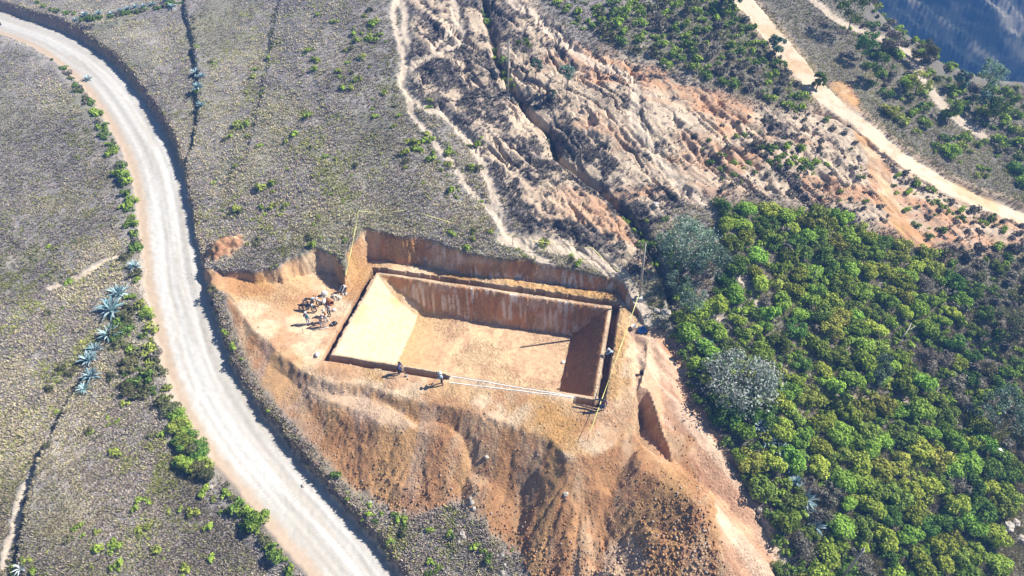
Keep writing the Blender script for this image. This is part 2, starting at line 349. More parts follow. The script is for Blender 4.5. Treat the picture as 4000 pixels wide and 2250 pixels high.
def mixc(c, col, m):
    return c + (np.asarray(col) - c) * np.clip(m, 0, 1)[..., None]
def colours():
    n1, n2, n3 = M['n']; xr, yf = frame(XX, YY)
    a = fbm(XX * .22, YY * .22, 4, 3); b = fbm(XX * 1.4, YY * 1.4, 4, 5); f = fbm(XX * 4, YY * 4, 3, 1); g = fbm(XX * .05, YY * .05, 3, 6)
    c = np.zeros(XX.shape + (3,)) + (.245, .224, .21)
    c = mixc(c, (.33, .30, .27), sm(.5, .72, a)); c = mixc(c, (.17, .157, .15), sm(.52, .75, b) * .7)
    c = mixc(c, (.21, .21, .13), sm(.52, .68, fbm(XX * .12, YY * .12, 4, 2)) * .5)
    right = sm(22, 34, xr + 6 * (n1 - .5))
    c = mixc(c, (.15, .135, .10), right * .7)
    # washed badlands: pale sand, pink and rust patches, dark scrub litter between
    sand = np.zeros(c.shape) + (.56, .445, .325)
    sand = mixc(sand, (.50, .27, .145), sm(.44, .62, fbm(xr * .10, yf * .25, 4, 4)) * sm(2, 16, xr) * .9)
    sand = mixc(sand, (.36, .27, .19), sm(.45, .7, b) * .6)
    q = (xr * .78 + yf * .62); r = (xr * .62 - yf * .78)
    st = fbm(q * .5 + 1.2 * n2, r * .16, 4, 2)
    expo = sm(.44, .55, st + .55 * (b - .5) + .13 * sm(10, 30, xr) - .05 * sm(12, -4, xr) + .12 * (M['rid'] < .55))
    dark = mixc(np.zeros(c.shape) + (.14, .12, .112), (.22, .185, .155), sm(.4, .65, f))
    bad = mixc(dark, (0, 0, 0), 0 * xr) * 1.0
    bad = bad + (sand - bad) * (expo * .92)[..., None]
    M['expo'] = expo
    c = c + (bad - c) * M['bad'][..., None]
    c = mixc(c, (.60, .49, .375), M['path'] * (.75 + .5 * (f - .4)))
    c = mixc(c, (.37, .17, .08), M['slide'] * .9)
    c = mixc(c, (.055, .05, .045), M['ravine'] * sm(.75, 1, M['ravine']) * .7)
    # soil
    s = np.zeros(c.shape) + (.54, .345, .18)
    s = mixc(s, (.64, .475, .31), sm(.40, .62, a) * .9); s = mixc(s, (.50, .27, .085), sm(.56, .72, fbm(XX * .28, YY * .28, 3, 7)) * .7)
    s = mixc(s, (.42, .205, .10), sm(.5, .7, fbm(XX * .4, YY * .4, 4, 0)) * .55)
    heap = np.zeros(c.shape) + (.40, .215, .10)
    heap = mixc(heap, (.47, .31, .185), sm(.45, .7, fbm(XX * .5, YY * .16, 3, 2))); heap = mixc(heap, (.40, .28, .225), sm(.50, .66, fbm(XX * .17 + 3, YY * .1, 3, 1)) * sm(2, -8, XX) * .9)
    heap = mixc(heap, (.36, .175, .085), sm(.5, .7, b) * .6); heap = mixc(heap, (.46, .27, .12), sm(.58, .7, fbm(XX * .3, YY * .12, 3, 3)) * .8)
    s = s + (heap - s) * (M['fill'] * sm(.15, .7, M['bench_d']))[..., None]
    rp = mixc(np.zeros(c.shape) + (.50, .30, .185), (.60, .42, .29), sm(.42, .6, fbm(q * .9, r * .08, 3, 3))); rp = mixc(rp, (.33, .165, .09), sm(.55, .7, fbm(q * 1.3, r * .1, 3, 6)) * .7)
    s = s + (rp - s) * (M['ramp'] * (M['fill'] < .4))[..., None]
    for poly, k in ((P([(1150, 1490), (1300, 1500), (1450, 1560), (1580, 1610), (1640, 1660), (1560, 1680), (1440, 1640), (1330, 1590), (1200, 1560)], z=-.9), 1.), (P([(2370, 2130), (2470, 2135), (2540, 2250), (2330, 2250)], z=-5.4), 1.)):
        s = mixc(s, (.58, .42, .29), .8 * sm(.4, -.6, dpoly(poly, XX, YY, 6) + 1.2 * (b - .5)) * k)
    # cut faces: pale scratches of the digger's teeth over brown
    scr = vn(XX * 6.0 + .8 * HH, HH * .5, 3); scr2 = vn(XX * 1.1, HH * .8, 4); scr3 = fbm(XX * .35, HH * .45, 3, 5)
    wall = np.zeros(c.shape) + (.50, .255, .11)
    wall = mixc(wall, (.58, .39, .25), sm(.45, .62, scr3)); wall = mixc(wall, (.42, .27, .12), sm(.5, .7, scr2) * .6)
    wall = mixc(wall, (.74, .62, .52), sm(.5, .7, scr) * sm(.42, .58, fbm(XX * .4 + 7, HH * .6, 3, 1)))
    cw = M['cutwall'] * sm(-16, -12, XX)
    s = s + (wall - s) * np.maximum(cw, M['wall'] * .95)[..., None]
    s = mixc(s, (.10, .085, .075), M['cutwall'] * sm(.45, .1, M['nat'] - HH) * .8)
    # pit floor and end slopes
    fl = np.zeros(c.shape) + (.66, .465, .27); fl = mixc(fl, (.60, .40, .24), sm(.42, .6, a)); fl = mixc(fl, (.40, .23, .14), sm(.5, .7, b) * .6)
    fl = mixc(fl, (.56, .37, .16), sm(-2, -8, XX) * .7)
    s = s + (fl - s) * (M['pit'] * (1 - M['wall']))[..., None]
    s = mixc(s, (.62, .49, .32), M['leftwall'] * .8 * sm(.3, .65, fbm(XX * .5, YY * .2, 3, 6) + .2)); s = mixc(s, (.36, .175, .07), M['rightwall'] * .95)  # sunlit left slope paler, shaded right slope darker: light painted into the colour
    s = mixc(s, (.52, .31, .12), M['lip'] * .8)
    s = mixc(s, (.55, .40, .27), sm(1.6, .3, np.abs(XX - TX - 3.6 - .1 * YY)) * (M['pit'] < .5) * sm(-12, -4, YY) * sm(6, 3, YY) * .5)
    s = mixc(s, (.60, .47, .33), (1 - M['pit']) * sm(.9, .3, np.abs(np.maximum(np.abs(XX) - PX, np.abs(YY) - PY) - .3)) * .55)
    s = mixc(s, (.19, .095, .045), M['trench'] * .9)  # shade inside the trench, darkened into the soil colour
    s = mixc(s, (.30, .14, .075), M['heap'] * .8 * sm(.3, .6, b + .1))
    s = s * ((.80 + .4 * f) * (.88 + .24 * b))[..., None]
    M['soil'] = np.clip(M['soil'] + .5 * (b - .5) * (M['soil'] > .05) * (M['soil'] < .95), 0, 1)
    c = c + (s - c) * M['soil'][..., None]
    # roads
    u = M['road_u']; d = M['road_d']
    rd = np.zeros(c.shape) + (.50, .47, .425)
    rut = fbm(d * 1.5, u * .03, 3, 4); rd = mixc(rd, (.60, .575, .53), sm(.45, .6, rut)); rd = mixc(rd, (.43, .385, .32), sm(.5, .7, fbm(d * 2.2, u * .10, 4, 6)) * .6)
    rd = mixc(rd, (.53, .41, .30), sm(1.75, 2.5, d + .5 * (b - .5))); rd = mixc(rd, (.48, .36, .25), sm(-1.9, -2.5, d + .6 * (b - .5)) * .8)
    rd = rd * (.80 + .14 * f)[..., None]
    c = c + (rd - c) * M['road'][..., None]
    c = mixc(c, (.30, .19, .12), M['bank'] * (1 - M['road']) * .75 * (1 - M['soil'] * .7))
    c = mixc(c, (.50, .42, .33), (d > 2.2) * sm(4.6, 2.6, d + 1.5 * (b - .5)) * (1 - M['road']) * .75 * sm(18, 4, yf))
    rr = mixc(np.zeros(c.shape) + (.60, .49, .36), (.54, .40, .24), sm(.4, .7, a)); rr = mixc(rr, (.44, .26, .13), sm(.5, .75, b) * .45)
    c = c + (rr - c) * M['ridge'][..., None]
    c = mixc(c, (.50, .36, .24), sm(3.6, 1.8, M['ridge_d'] + 1.6 * (b - .5)) * (1 - M['ridge']) * .6)
    return np.clip(c, 0.01, .9)
COL = colours()
_e = np.stack(np.gradient(HH, GX, GY), 0); NRM = np.stack([-_e[0], -_e[1], np.ones_like(HH)], -1); NRM /= np.linalg.norm(NRM, axis=-1, keepdims=True)

def mat_new(name):
    m = bpy.data.materials.new(name); m.use_nodes = True
    nt = m.node_tree; b = nt.nodes['Principled BSDF']; b.inputs['Roughness'].default_value = .95; b.inputs['Specular IOR Level'].default_value = .15
    return m, nt, b
def ground_material():
    m, nt, b = mat_new('earth'); N = nt.nodes.new; L = nt.links.new
    at = N('ShaderNodeVertexColor'); at.layer_name = 'Col'
    tc = N('ShaderNodeTexCoord')
    def noise(sc, det=4, ro=.6):
        n = N('ShaderNodeTexNoise'); n.inputs['Scale'].default_value = sc; n.inputs['Detail'].default_value = det; n.inputs['Roughness'].default_value = ro; L(tc.outputs['Object'], n.inputs['Vector']); return n
    a = noise(5.0); f = noise(16, 3, .7)
    mr = N('ShaderNodeMapRange'); mr.inputs[1].default_value = .3; mr.inputs[2].default_value = .7; mr.inputs[3].default_value = .72; mr.inputs[4].default_value = 1.25; L(a.outputs[0], mr.inputs[0])
    mr2 = N('ShaderNodeMapRange'); mr2.inputs[1].default_value = .3; mr2.inputs[2].default_value = .7; mr2.inputs[3].default_value = .75; mr2.inputs[4].default_value = 1.22; L(f.outputs[0], mr2.inputs[0])
    mu = N('ShaderNodeMath'); mu.operation = 'MULTIPLY'; L(mr.outputs[0], mu.inputs[0]); L(mr2.outputs[0], mu.inputs[1])
    # smooth ground (the road) keeps less of the mottling: the sheet's own measure of roughness
    ra = N('ShaderNodeAttribute'); ra.attribute_name = 'clod'
    mx = N('ShaderNodeMix'); mx.data_type = 'FLOAT'; L(ra.outputs['Fac'], mx.inputs[0]); mx.inputs[2].default_value = 1.0; L(mu.outputs[0], mx.inputs[3])
    vm = N('ShaderNodeVectorMath'); vm.operation = 'SCALE'; L(at.outputs[0], vm.inputs[0]); L(mx.outputs[0], vm.inputs['Scale'])
    L(vm.outputs[0], b.inputs['Base Color'])
    vo = N('ShaderNodeTexVoronoi'); vo.inputs['Scale'].default_value = 3.6; L(tc.outputs['Object'], vo.inputs['Vector'])
    ad = N('ShaderNodeMath'); ad.operation = 'MULTIPLY_ADD'; L(vo.outputs['Distance'], ad.inputs[0]); ad.inputs[1].default_value = -.22; L(a.outputs[0], ad.inputs[2])
    ad2 = N('ShaderNodeMath'); ad2.operation = 'MULTIPLY_ADD'; L(f.outputs[0], ad2.inputs[0]); ad2.inputs[1].default_value = .45; L(ad.outputs[0], ad2.inputs[2])
    bp = N('ShaderNodeBump'); bp.inputs['Distance'].default_value = .16; L(ad2.outputs[0], bp.inputs['Height']); L(ra.outputs['Fac'], bp.inputs['Strength']); L(bp.outputs[0], b.inputs['Normal'])
    return m
EARTH = ground_material()
n1, n2, n3 = M['n']
CLOD = np.clip((.35 + 1.2 * sm(.3, .7, fbm(XX * .3, YY * .3, 3, 7))) * (.55 + .45 * M['soil'] - .5 * M['road'] - .35 * M['ridge'] - .75 * M['leftwall'] - .1 * M['pit']), .08, 1.2)
# which sheet each quad belongs to
KIND = np.zeros(XX.shape, int)                                  # 0 ground
KIND[(M['path'] > .5)] = 3
KIND[(M['soil'] > .5)] = 4
KIND[(M['fill'] > .5) & (M['bench_d'] > .3)] = 5
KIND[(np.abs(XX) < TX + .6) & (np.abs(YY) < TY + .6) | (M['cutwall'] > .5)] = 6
KIND[M['ridge'] > .5] = 2
KIND[M['road'] > .5] = 1
def sheets():
    idx = np.arange(NX * NY).reshape(NX, NY)
    q = np.stack([idx[:-1, :-1], idx[1:, :-1], idx[1:, 1:], idx[:-1, 1:]], -1).reshape(-1, 4)
    k = KIND[:-1, :-1].reshape(-1)
    V = np.stack([XX, YY, HH], -1).reshape(-1, 3); Nn = NRM.reshape(-1, 3); CC = COL.reshape(-1, 3); cl = CLOD.reshape(-1)
    for kk, nm in enumerate(('ground', 'dirt_road', 'ridge_road', 'footpath', 'bare_soil', 'soil_heap', 'excavated_pit')):
        f = q[k == kk]
        if not len(f): continue
        u, inv = np.unique(f, return_inverse=True); f = inv.reshape(-1, 4)
        me = bpy.data.meshes.new(nm); me.vertices.add(len(u)); me.vertices.foreach_set('co', V[u].astype(np.float32).ravel())
        me.loops.add(f.size); me.loops.foreach_set('vertex_index', f.ravel().astype(np.int32))
        me.polygons.add(len(f)); me.polygons.foreach_set('loop_start', np.arange(0, f.size, 4, dtype=np.int32)); me.polygons.foreach_set('loop_total', np.full(len(f), 4, np.int32))
        me.update(); me.polygons.foreach_set('use_smooth', np.ones(len(f), bool))
        ca = me.color_attributes.new('Col', 'FLOAT_COLOR', 'POINT'); ca.data.foreach_set('color', np.c_[CC[u], np.ones(len(u))].astype(np.float32).ravel())
        at = me.attributes.new('clod', 'FLOAT', 'POINT'); at.data.foreach_set('value', cl[u].astype(np.float32))
        me.normals_split_custom_set_from_vertices(Nn[u])
        me.materials.append(EARTH)
        o = bpy.data.objects.new(nm, me); C.objects.link(o); o['kind'] = 'structure'
sheets()

# ------------------------------------------------------------------ the far side of the valley and the air between
def far_hill():
    xr = np.arange(40, 560, 1.7); yf = np.arange(190, 470, 1.7); A, B = np.meshgrid(xr, yf, indexing='ij')
    q = (A + B) / 1.414; r = (A - B) / 1.414
    wv = 26 * (fbm(A * .008, B * .008, 3, 2) - .5)
    z = -150 + .60 * (B - 190) - .10 * (A - 60)
    z = z + 52 * (ridge((q + wv) * .0105, r * .002, 1, 3) - .5) + 22 * (ridge((q + 1.4 * wv) * .034, r * .006, 2, 5) - .5) + 5 * (ridge((q + wv) * .11, r * .02, 2, 6) - .5) + 3.2 * (fbm(A * .12, B * .12, 3, 1) - .5) + 1.6 * (fbm(A * .4, B * .4, 2, 7) - .5)
    X = A * RX[0] + B * FX[0]; Y = A * RX[1] + B * FX[1]
    n = A.shape; idx = np.arange(A.size).reshape(n); f = np.stack([idx[:-1, :-1], idx[1:, :-1], idx[1:, 1:], idx[:-1, 1:]], -1).reshape(-1, 4)
    me = bpy.data.meshes.new('hills'); me.from_pydata(np.stack([X, Y, z], -1).reshape(-1, 3).tolist(), [], f.tolist())
    c = np.zeros(n + (3,)) + (.045, .052, .034)
    c = mixc(c, (.15, .14, .10), sm(.50, .62, fbm(q * .06, r * .012, 4, 3)) * .9); c = mixc(c, (.022, .032, .016), sm(.5, .62, fbm(A * .09, B * .09, 3, 6)))
    c = mixc(c, (.32, .28, .2), sm(.70, .78, fbm(q * .16, r * .03, 3, 1)))
    ca = me.color_attributes.new('Col', 'FLOAT_COLOR', 'POINT'); ca.data.foreach_set('color', np.concatenate([c, np.ones(n + (1,))], -1).astype(np.float32).ravel())
    at = me.attributes.new('clod', 'FLOAT', 'POINT'); at.data.foreach_set('value', np.ones(A.size, np.float32))
    me.materials.append(EARTH); o = bpy.data.objects.new('hills', me); C.objects.link(o); o['kind'] = 'structure'
far_hill()
def haze():
    me = bpy.data.meshes.new('haze'); bm = bmesh.new(); bmesh.ops.create_cube(bm, size=1)
    for v in bm.verts: v.co = ((v.co.x) * 1500 + 200, v.co.y * 1300 + 300, (v.co.z + .5) * (HAZE_TOP + 200) - 200)
    bm.to_mesh(me); bm.free()
    m = bpy.data.materials.new('haze'); m.use_nodes = True; nt = m.node_tree; nt.nodes.remove(nt.nodes['Principled BSDF'])
    v = nt.nodes.new('ShaderNodeVolumePrincipled'); v.inputs['Color'].default_value = (.13, .34, .85, 1); v.inputs['Density'].default_value = .0011; v.inputs['Anisotropy'].default_value = 0.0
    nt.links.new(v.outputs[0], nt.nodes['Material Output'].inputs['Volume'])
    me.materials.append(m); o = bpy.data.objects.new('haze', me); C.objects.link(o); o['kind'] = 'stuff'
HAZE_TOP = 56.0
haze()

# ------------------------------------------------------------------ plain materials and mesh helpers
def plain(name, col, rough=.8, metal=0.0, spec=.3):
    m, nt, b = mat_new(name); b.inputs['Base Color'].default_value = (*col, 1); b.inputs['Roughness'].default_value = rough; b.inputs['Metallic'].default_value = metal; b.inputs['Specular IOR Level'].default_value = spec
    tc = nt.nodes.new('ShaderNodeTexCoord'); n = nt.nodes.new('ShaderNodeTexNoise'); n.inputs['Scale'].default_value = 9; nt.links.new(tc.outputs['Object'], n.inputs['Vector'])
    mr = nt.nodes.new('ShaderNodeMapRange'); mr.inputs[3].default_value = .72; mr.inputs[4].default_value = 1.22; nt.links.new(n.outputs[0], mr.inputs[0])
    vm = nt.nodes.new('ShaderNodeVectorMath'); vm.operation = 'SCALE'; vm.inputs[0].default_value = col; nt.links.new(mr.outputs[0], vm.inputs['Scale']); nt.links.new(vm.outputs[0], b.inputs['Base Color'])
    return m
def leafy(name, trans=.25, vary=.35):
    """leaf colours ride on the mesh; every plant shifts them a little"""
    m = bpy.data.materials.new(name); m.use_nodes = True; nt = m.node_tree; N = nt.nodes.new; L = nt.links.new
    nt.nodes.remove(nt.nodes['Principled BSDF'])
    at = N('ShaderNodeVertexColor'); at.layer_name = 'Col'; oi = N('ShaderNodeObjectInfo')
    mr = N('ShaderNodeMapRange'); mr.inputs[3].default_value = 1 - vary; mr.inputs[4].default_value = 1 + vary; L(oi.outputs['Random'], mr.inputs[0])
    hs = N('ShaderNodeHueSaturation'); m2 = N('ShaderNodeMath'); m2.operation = 'MULTIPLY'; m2.inputs[1].default_value = 7.31; L(oi.outputs['Random'], m2.inputs[0])
    fr = N('ShaderNodeMath'); fr.operation = 'FRACT'; L(m2.outputs[0], fr.inputs[0]); mh = N('ShaderNodeMapRange'); mh.inputs[3].default_value = .5 - .035 * vary / .35; mh.inputs[4].default_value = .5 + .03 * vary / .35; L(fr.outputs[0], mh.inputs[0])
    L(mh.outputs[0], hs.inputs['Hue']); L(mr.outputs[0], hs.inputs['Value']); L(at.outputs[0], hs.inputs['Color'])
    d = N('ShaderNodeBsdfDiffuse'); t = N('ShaderNodeBsdfTranslucent'); mx = N('ShaderNodeMixShader'); mx.inputs[0].default_value = trans
    L(hs.outputs[0], d.inputs[0]); L(hs.outputs[0], t.inputs[0]); L(d.outputs[0], mx.inputs[1]); L(t.outputs[0], mx.inputs[2]); L(mx.outputs[0], nt.nodes['Material Output'].inputs[0])
    return m
LEAF = leafy('leaves'); GRASS = leafy('grass_blades', .15, 0.0); AGAVE = leafy('agave_leaf', .08, .12)
BARK = plain('bark', (.22, .18, .14)); WOOD = plain('grey_wood', (.33, .29, .24)); DARKWOOD = plain('dark_wood', (.075, .05, .038))
def fmesh(name, V, F, col=None, mats=(), mi=None, smooth=False):
    """a mesh from arrays; F holds equal-sided faces; colours go by vertex"""
    V = np.asarray(V, np.float32); F = np.asarray(F, np.int32); k = F.shape[1]
    me = bpy.data.meshes.new(name); me.vertices.add(len(V)); me.vertices.foreach_set('co', V.ravel()); me.loops.add(F.size); me.loops.foreach_set('vertex_index', F.ravel())
    me.polygons.add(len(F)); me.polygons.foreach_set('loop_start', np.arange(0, F.size, k, dtype=np.int32)); me.polygons.foreach_set('loop_total', np.full(len(F), k, np.int32))
    if mi is not None: me.polygons.foreach_set('material_index', np.asarray(mi, np.int32))
    me.update()
    if smooth: me.polygons.foreach_set('use_smooth', np.ones(len(F), bool))
    if col is not None:
        ca = me.color_attributes.new('Col', 'FLOAT_COLOR', 'POINT'); ca.data.foreach_set('color', np.c_[col, np.ones(len(V))].astype(np.float32).ravel())
    for m in mats: me.materials.append(m)
    return me
class MB:
    """collects simple shaped pieces into one mesh"""
    def __init__(s): s.v = []; s.f = []
    def add(s, v, f):
        o = len(s.v); s.v += [tuple(p) for p in v]; s.f += [tuple(i + o for i in q) for q in f]; return s
    def box(s, c, d, rot=None, taper=1.0):
        R = rot or Matrix.Identity(3); c = Vector(c); v = []
        for z in (-1, 1):
            k = taper if z > 0 else 1
            for x, y in ((-1, -1), (1, -1), (1, 1), (-1, 1)): v.append(c + R @ Vector((x * d[0] / 2 * k, y * d[1] / 2 * k, z * d[2] / 2)))
        return s.add(v, [(0, 3, 2, 1), (4, 5, 6, 7), (0, 1, 5, 4), (1, 2, 6, 5), (2, 3, 7, 6), (3, 0, 4, 7)])
    def tube(s, pts, r, n=8, caps=True):
        pts = [Vector(p) for p in pts]; r = list(r) if hasattr(r, '__len__') else [r] * len(pts); o = len(s.v)
        for i, p in enumerate(pts):
            t = (pts[min(i + 1, len(pts) - 1)] - pts[max(i - 1, 0)]).normalized(); a = t.orthogonal().normalized() if abs(t.z) > .9 else t.cross(Vector((0, 0, 1))).normalized(); b = t.cross(a)
            for k in range(n):
                g = 2 * math.pi * k / n; s.v.append(tuple(p + (a * math.cos(g) + b * math.sin(g)) * r[i]))
        for i in range(len(pts) - 1):
            for k in range(n): s.f.append((o + i * n + k, o + i * n + (k + 1) % n, o + (i + 1) * n + (k + 1) % n, o + (i + 1) * n + k))
        if caps: s.f.append(tuple(o + k for k in range(n))[::-1]); s.f.append(tuple(o + (len(pts) - 1) * n + k for k in range(n)))
        return s
    def ring(s, c, R, r, axis, n=24, m=8, flat=1.0):
        ax = Vector(axis).normalized(); a = ax.orthogonal().normalized(); b = ax.cross(a); c = Vector(c); o = len(s.v)
        for i in range(n):
            g = 2 * math.pi * i / n; e = a * math.cos(g) + b * math.sin(g)
            for k in range(m):
                h = 2 * math.pi * k / m; s.v.append(tuple(c + e * (R + r * math.cos(h)) + ax * r * flat * math.sin(h)))
        for i in range(n):
            for k in range(m): s.f.append((o + i * m + k, o + ((i + 1) % n) * m + k, o + ((i + 1) % n) * m + (k + 1) % m, o + i * m + (k + 1) % m))
        return s
    def blob(s, c, rad, n=10, m=7, noise=0.0, rot=None):
        c = Vector(c); R = rot or Matrix.Identity(3); rad = Vector(rad) if hasattr(rad, '__len__') else Vector((rad,) * 3); o = len(s.v)
        for i in range(m + 1):
            th = math.pi * i / m
            for k in range(n):
                ph = 2 * math.pi * k / n; q = 1 + noise * (random.random() - .5)
                s.v.append(tuple(c + R @ Vector((rad.x * math.sin(th) * math.cos(ph) * q, rad.y * math.sin(th) * math.sin(ph) * q, rad.z * math.cos(th) * q))))
        for i in range(m):
            for k in range(n): s.f.append((o + i * n + k, o + (i + 1) * n + k, o + (i + 1) * n + (k + 1) % n, o + i * n + (k + 1) % n))
        return s
    def lathe(s, c, prof, n=16):
        o = len(s.v)
        for r, z in prof:
            for k in range(n): g = 2 * math.pi * k / n; s.v.append((c[0] + r * math.cos(g), c[1] + r * math.sin(g), c[2] + z))
        for i in range(len(prof) - 1):
            for k in range(n): s.f.append((o + i * n + k, o + i * n + (k + 1) % n, o + (i + 1) * n + (k + 1) % n, o + (i + 1) * n + k))
        return s
    def obj(s, name, mat, parent=None, smooth=False, loc=None):
        me = bpy.data.meshes.new(name); me.from_pydata(s.v, [], s.f); me.update()
        if smooth: me.polygons.foreach_set('use_smooth', [True] * len(me.polygons))
        me.materials.append(mat); o = bpy.data.objects.new(name, me); C.objects.link(o); o.parent = parent
        if loc is not None: o.location = loc
        return o
def tag(o, label, cat, group=None, kind=None):
    o['label'] = label; o['category'] = cat
    if group: o['group'] = group
    if kind: o['kind'] = kind
    return o
def thing(name, label, cat, loc, rz=0, group=None):
    o = bpy.data.objects.new(name, None); C.objects.link(o); o.location = loc; o.rotation_euler = (0, 0, rz); o.empty_display_size = .2
    return tag(o, label, cat, group)
def kids(o): return [c for c in bpy.data.objects if c.parent == o]
def place(me, name, loc, rz=0, sc=1.0, label=None, cat=None, group=None):
    o = bpy.data.objects.new(name, me); C.objects.link(o); o.location = loc; o.rotation_euler = (0, 0, rz); o.scale = sc if hasattr(sc, '__len__') else (sc,) * 3
    if cat: tag(o, label, cat, group)
    return o

# ------------------------------------------------------------------ leaves
def rand_dirs(n, g, up=0.0):
    v = g.normal(size=(n, 3)); v[:, 2] += up; return v / np.linalg.norm(v, axis=1, keepdims=True)
def leaf_quads(c, nrm, size, g, slim=.6):
    n = len(c); t = np.cross(nrm, g.normal(size=(n, 3))); t /= np.linalg.norm(t, axis=1, keepdims=True) + 1e-9; b = np.cross(nrm, t); size = np.asarray(size).reshape(-1, 1)
    a = t * size; b = b * size * slim
    V = np.stack([c - a, c - b + nrm * size * .15, c + a, c + b + nrm * size * .15], 1).reshape(-1, 3)
    return V, np.arange(n * 4).reshape(-1, 4)
def clump_points(cents, rads, per, g, up=.35, fill=.35):
    C_ = np.repeat(np.asarray(cents), per, 0); R_ = np.repeat(np.asarray(rads), per); d = rand_dirs(len(C_), g, up)
    rr = R_ * (1 - fill * g.random(len(C_)) ** 2); p = C_ + d * rr[:, None] * np.array([1, 1, .85])
    return p, d
def foliage(cents, rads, per, leaf, cols, g, up=.35, fill=.35, scatter=.55, slim=.6):
    p, d = clump_points(cents, rads, per, g, up, fill)
    n = d + scatter * g.normal(size=d.shape); n[:, 2] += .25; n /= np.linalg.norm(n, axis=1, keepdims=True)
    V, F = leaf_quads(p, n, leaf * (.6 + .8 * g.random(len(p))), g, slim)
    cols = np.asarray(cols); k = g.integers(0, len(cols), len(p)); ck = np.repeat(g.random(len(cents)), per); c = cols[k] * (.72 + .35 * g.random(len(p)) + .25 * ck)[:, None]
    return V, F, np.repeat(c, 4, 0)
def twigs(n, h, r, g, col=(.16, .12, .09)):
    V = []; F = []
    for k in range(n):
        a = g.random() * 6.28; e = np.array([math.cos(a) * r * g.random(), math.sin(a) * r * g.random(), h * (.5 + .4 * g.random())]); w_ = .03
        o = len(V); V += [(-w_, 0, -.1), (w_, 0, -.1), (e[0] + w_ * .4, e[1], e[2]), (e[0] - w_ * .4, e[1], e[2])]; F.append((o, o + 1, o + 2, o + 3))
    return np.array(V), np.array(F), np.tile(col, (len(V), 1))
def join(parts):
    V = []; F = []; Cc = []; o = 0
    for v, f, c in parts: V.append(v); F.append(f + o); Cc.append(c); o += len(v)
    return np.vstack(V), np.vstack(F), np.vstack(Cc)
GREENS = {'bright': [(.30, .41, .065), (.235, .345, .055), (.37, .47, .085)], 'deep': [(.15, .24, .05), (.20, .29, .06), (.10, .16, .04)], 'yellow': [(.38, .42, .08), (.30, .35, .07), (.22, .26, .06)],
          'olive': [(.16, .165, .075), (.11, .12, .055), (.20, .195, .09)], 'grey': [(.23, .21, .165), (.17, .155, .12), (.28, .255, .20)], 'blue': [(.23, .32, .24), (.15, .24, .16), (.31, .39, .32), (.12, .19, .09)], 'silver': [(.46, .47, .42), (.33, .36, .30), (.13, .18, .09), (.52, .53, .48)]}
def shrub_arrays(seed, kind, lumps=9, per=90, leaf=.10, flat=.75):
    """a bush about 1 m in radius: lumps heaped in a dome, leaves over and through them"""
    g = np.random.default_rng(seed); cents = []; rads = []
    for k in range(lumps):
        a = g.random() * 6.28; q = math.sqrt(g.random()) * .66; cents.append((q * math.cos(a), q * math.sin(a), flat * (.30 + .55 * (1 - q * q) * g.random()))); rads.append(.26 + .2 * g.random())
    parts = [foliage(cents, rads, per, leaf, GREENS[kind], g)]
    if lumps > 5: parts.append(twigs(8, .8, .7, g))
    return join(parts)
SHRUBS = {}
for kind, nv in (('bright', 6), ('deep', 4), ('yellow', 3), ('olive', 3), ('grey', 3)):
    SHRUBS[kind] = [fmesh('shrub', *shrub_arrays(100 + 7 * k + 50 * hash_, kind, 8 + k % 3, 130 if kind != 'grey' else 70, .085 if kind != 'grey' else .07), mats=(LEAF,)) for k in range(nv) for hash_ in ([('bright', 'deep', 'yellow', 'olive', 'grey').index(kind)])]

# ------------------------------------------------------------------ shrubs: the larger ones each on their own, the small fry as one growth
def scatter(poly, n, tries=40):
    poly = np.asarray(poly)[:, :2]; lo = poly.min(0); hi = poly.max(0); out = np.zeros((0, 2))
    while len(out) < n and tries:
        p = lo + (hi - lo) * rng.random((n * 2, 2)); out = np.vstack([out, p[inside(poly, p[:, 0], p[:, 1])]]); tries -= 1
    return out[:n]
def spaced(pts, r, k=.75):
    """drops every plant that would stand inside one already kept (largest first)"""
    cell = 2.0 * k * max(r.max(), .01) if len(r) else 1; grid = {}; keep = []
    for (x, y), q in zip(pts.tolist(), r.tolist()):
        i, j = int(x // cell), int(y // cell); ok = True
        for a in (i - 1, i, i + 1):
            for b in (j - 1, j, j + 1):
                for (X_, Y_, Q_) in grid.get((a, b), ()):
                    if (x - X_) ** 2 + (y - Y_) ** 2 < (k * (q + Q_)) ** 2: ok = False; break
                if not ok: break
            if not ok: break
        keep.append(ok)
        if ok: grid.setdefault((i, j), []).append((x, y, q))
    return np.array(keep, bool)
ALL = []      # x, y, radius, kind, zone
def zone(name, poly, tries, rmin, rmax, mix, k=.75, pw=1.6, avoid=True, thin=None):
    pts = scatter(poly, tries); r = rmin + (rmax - rmin) * rng.random(len(pts)) ** pw; o = np.argsort(-r); pts = pts[o]; r = r[o]
    ok = np.ones(len(pts), bool)
    if avoid: ok &= (mask('soil', pts[:, 0], pts[:, 1]) < .3) & (mask('road', pts[:, 0], pts[:, 1]) < .1) & (mask('ridge', pts[:, 0], pts[:, 1]) < .05) & (mask('path', pts[:, 0], pts[:, 1]) < .4)
    if thin is not None: ok &= rng.random(len(pts)) < thin(pts[:, 0], pts[:, 1])
    pts = pts[ok]; r = r[ok]; kp = spaced(pts, r, k); pts = pts[kp]; r = r[kp]
    kinds = list(mix); w_ = np.array([mix[q] for q in kinds], float); w_ /= w_.sum()
    pick = vn(pts[:, 0] * .22, pts[:, 1] * .22, 3) * .5 + rng.random(len(pts)) * .5; cs = np.cumsum(w_); pick = (np.argsort(np.argsort(pick)) + .5) / len(pick)
    for (x, y), q, u in zip(pts, r, pick): ALL.append((x, y, q, kinds[int(np.searchsorted(cs, u))], name))
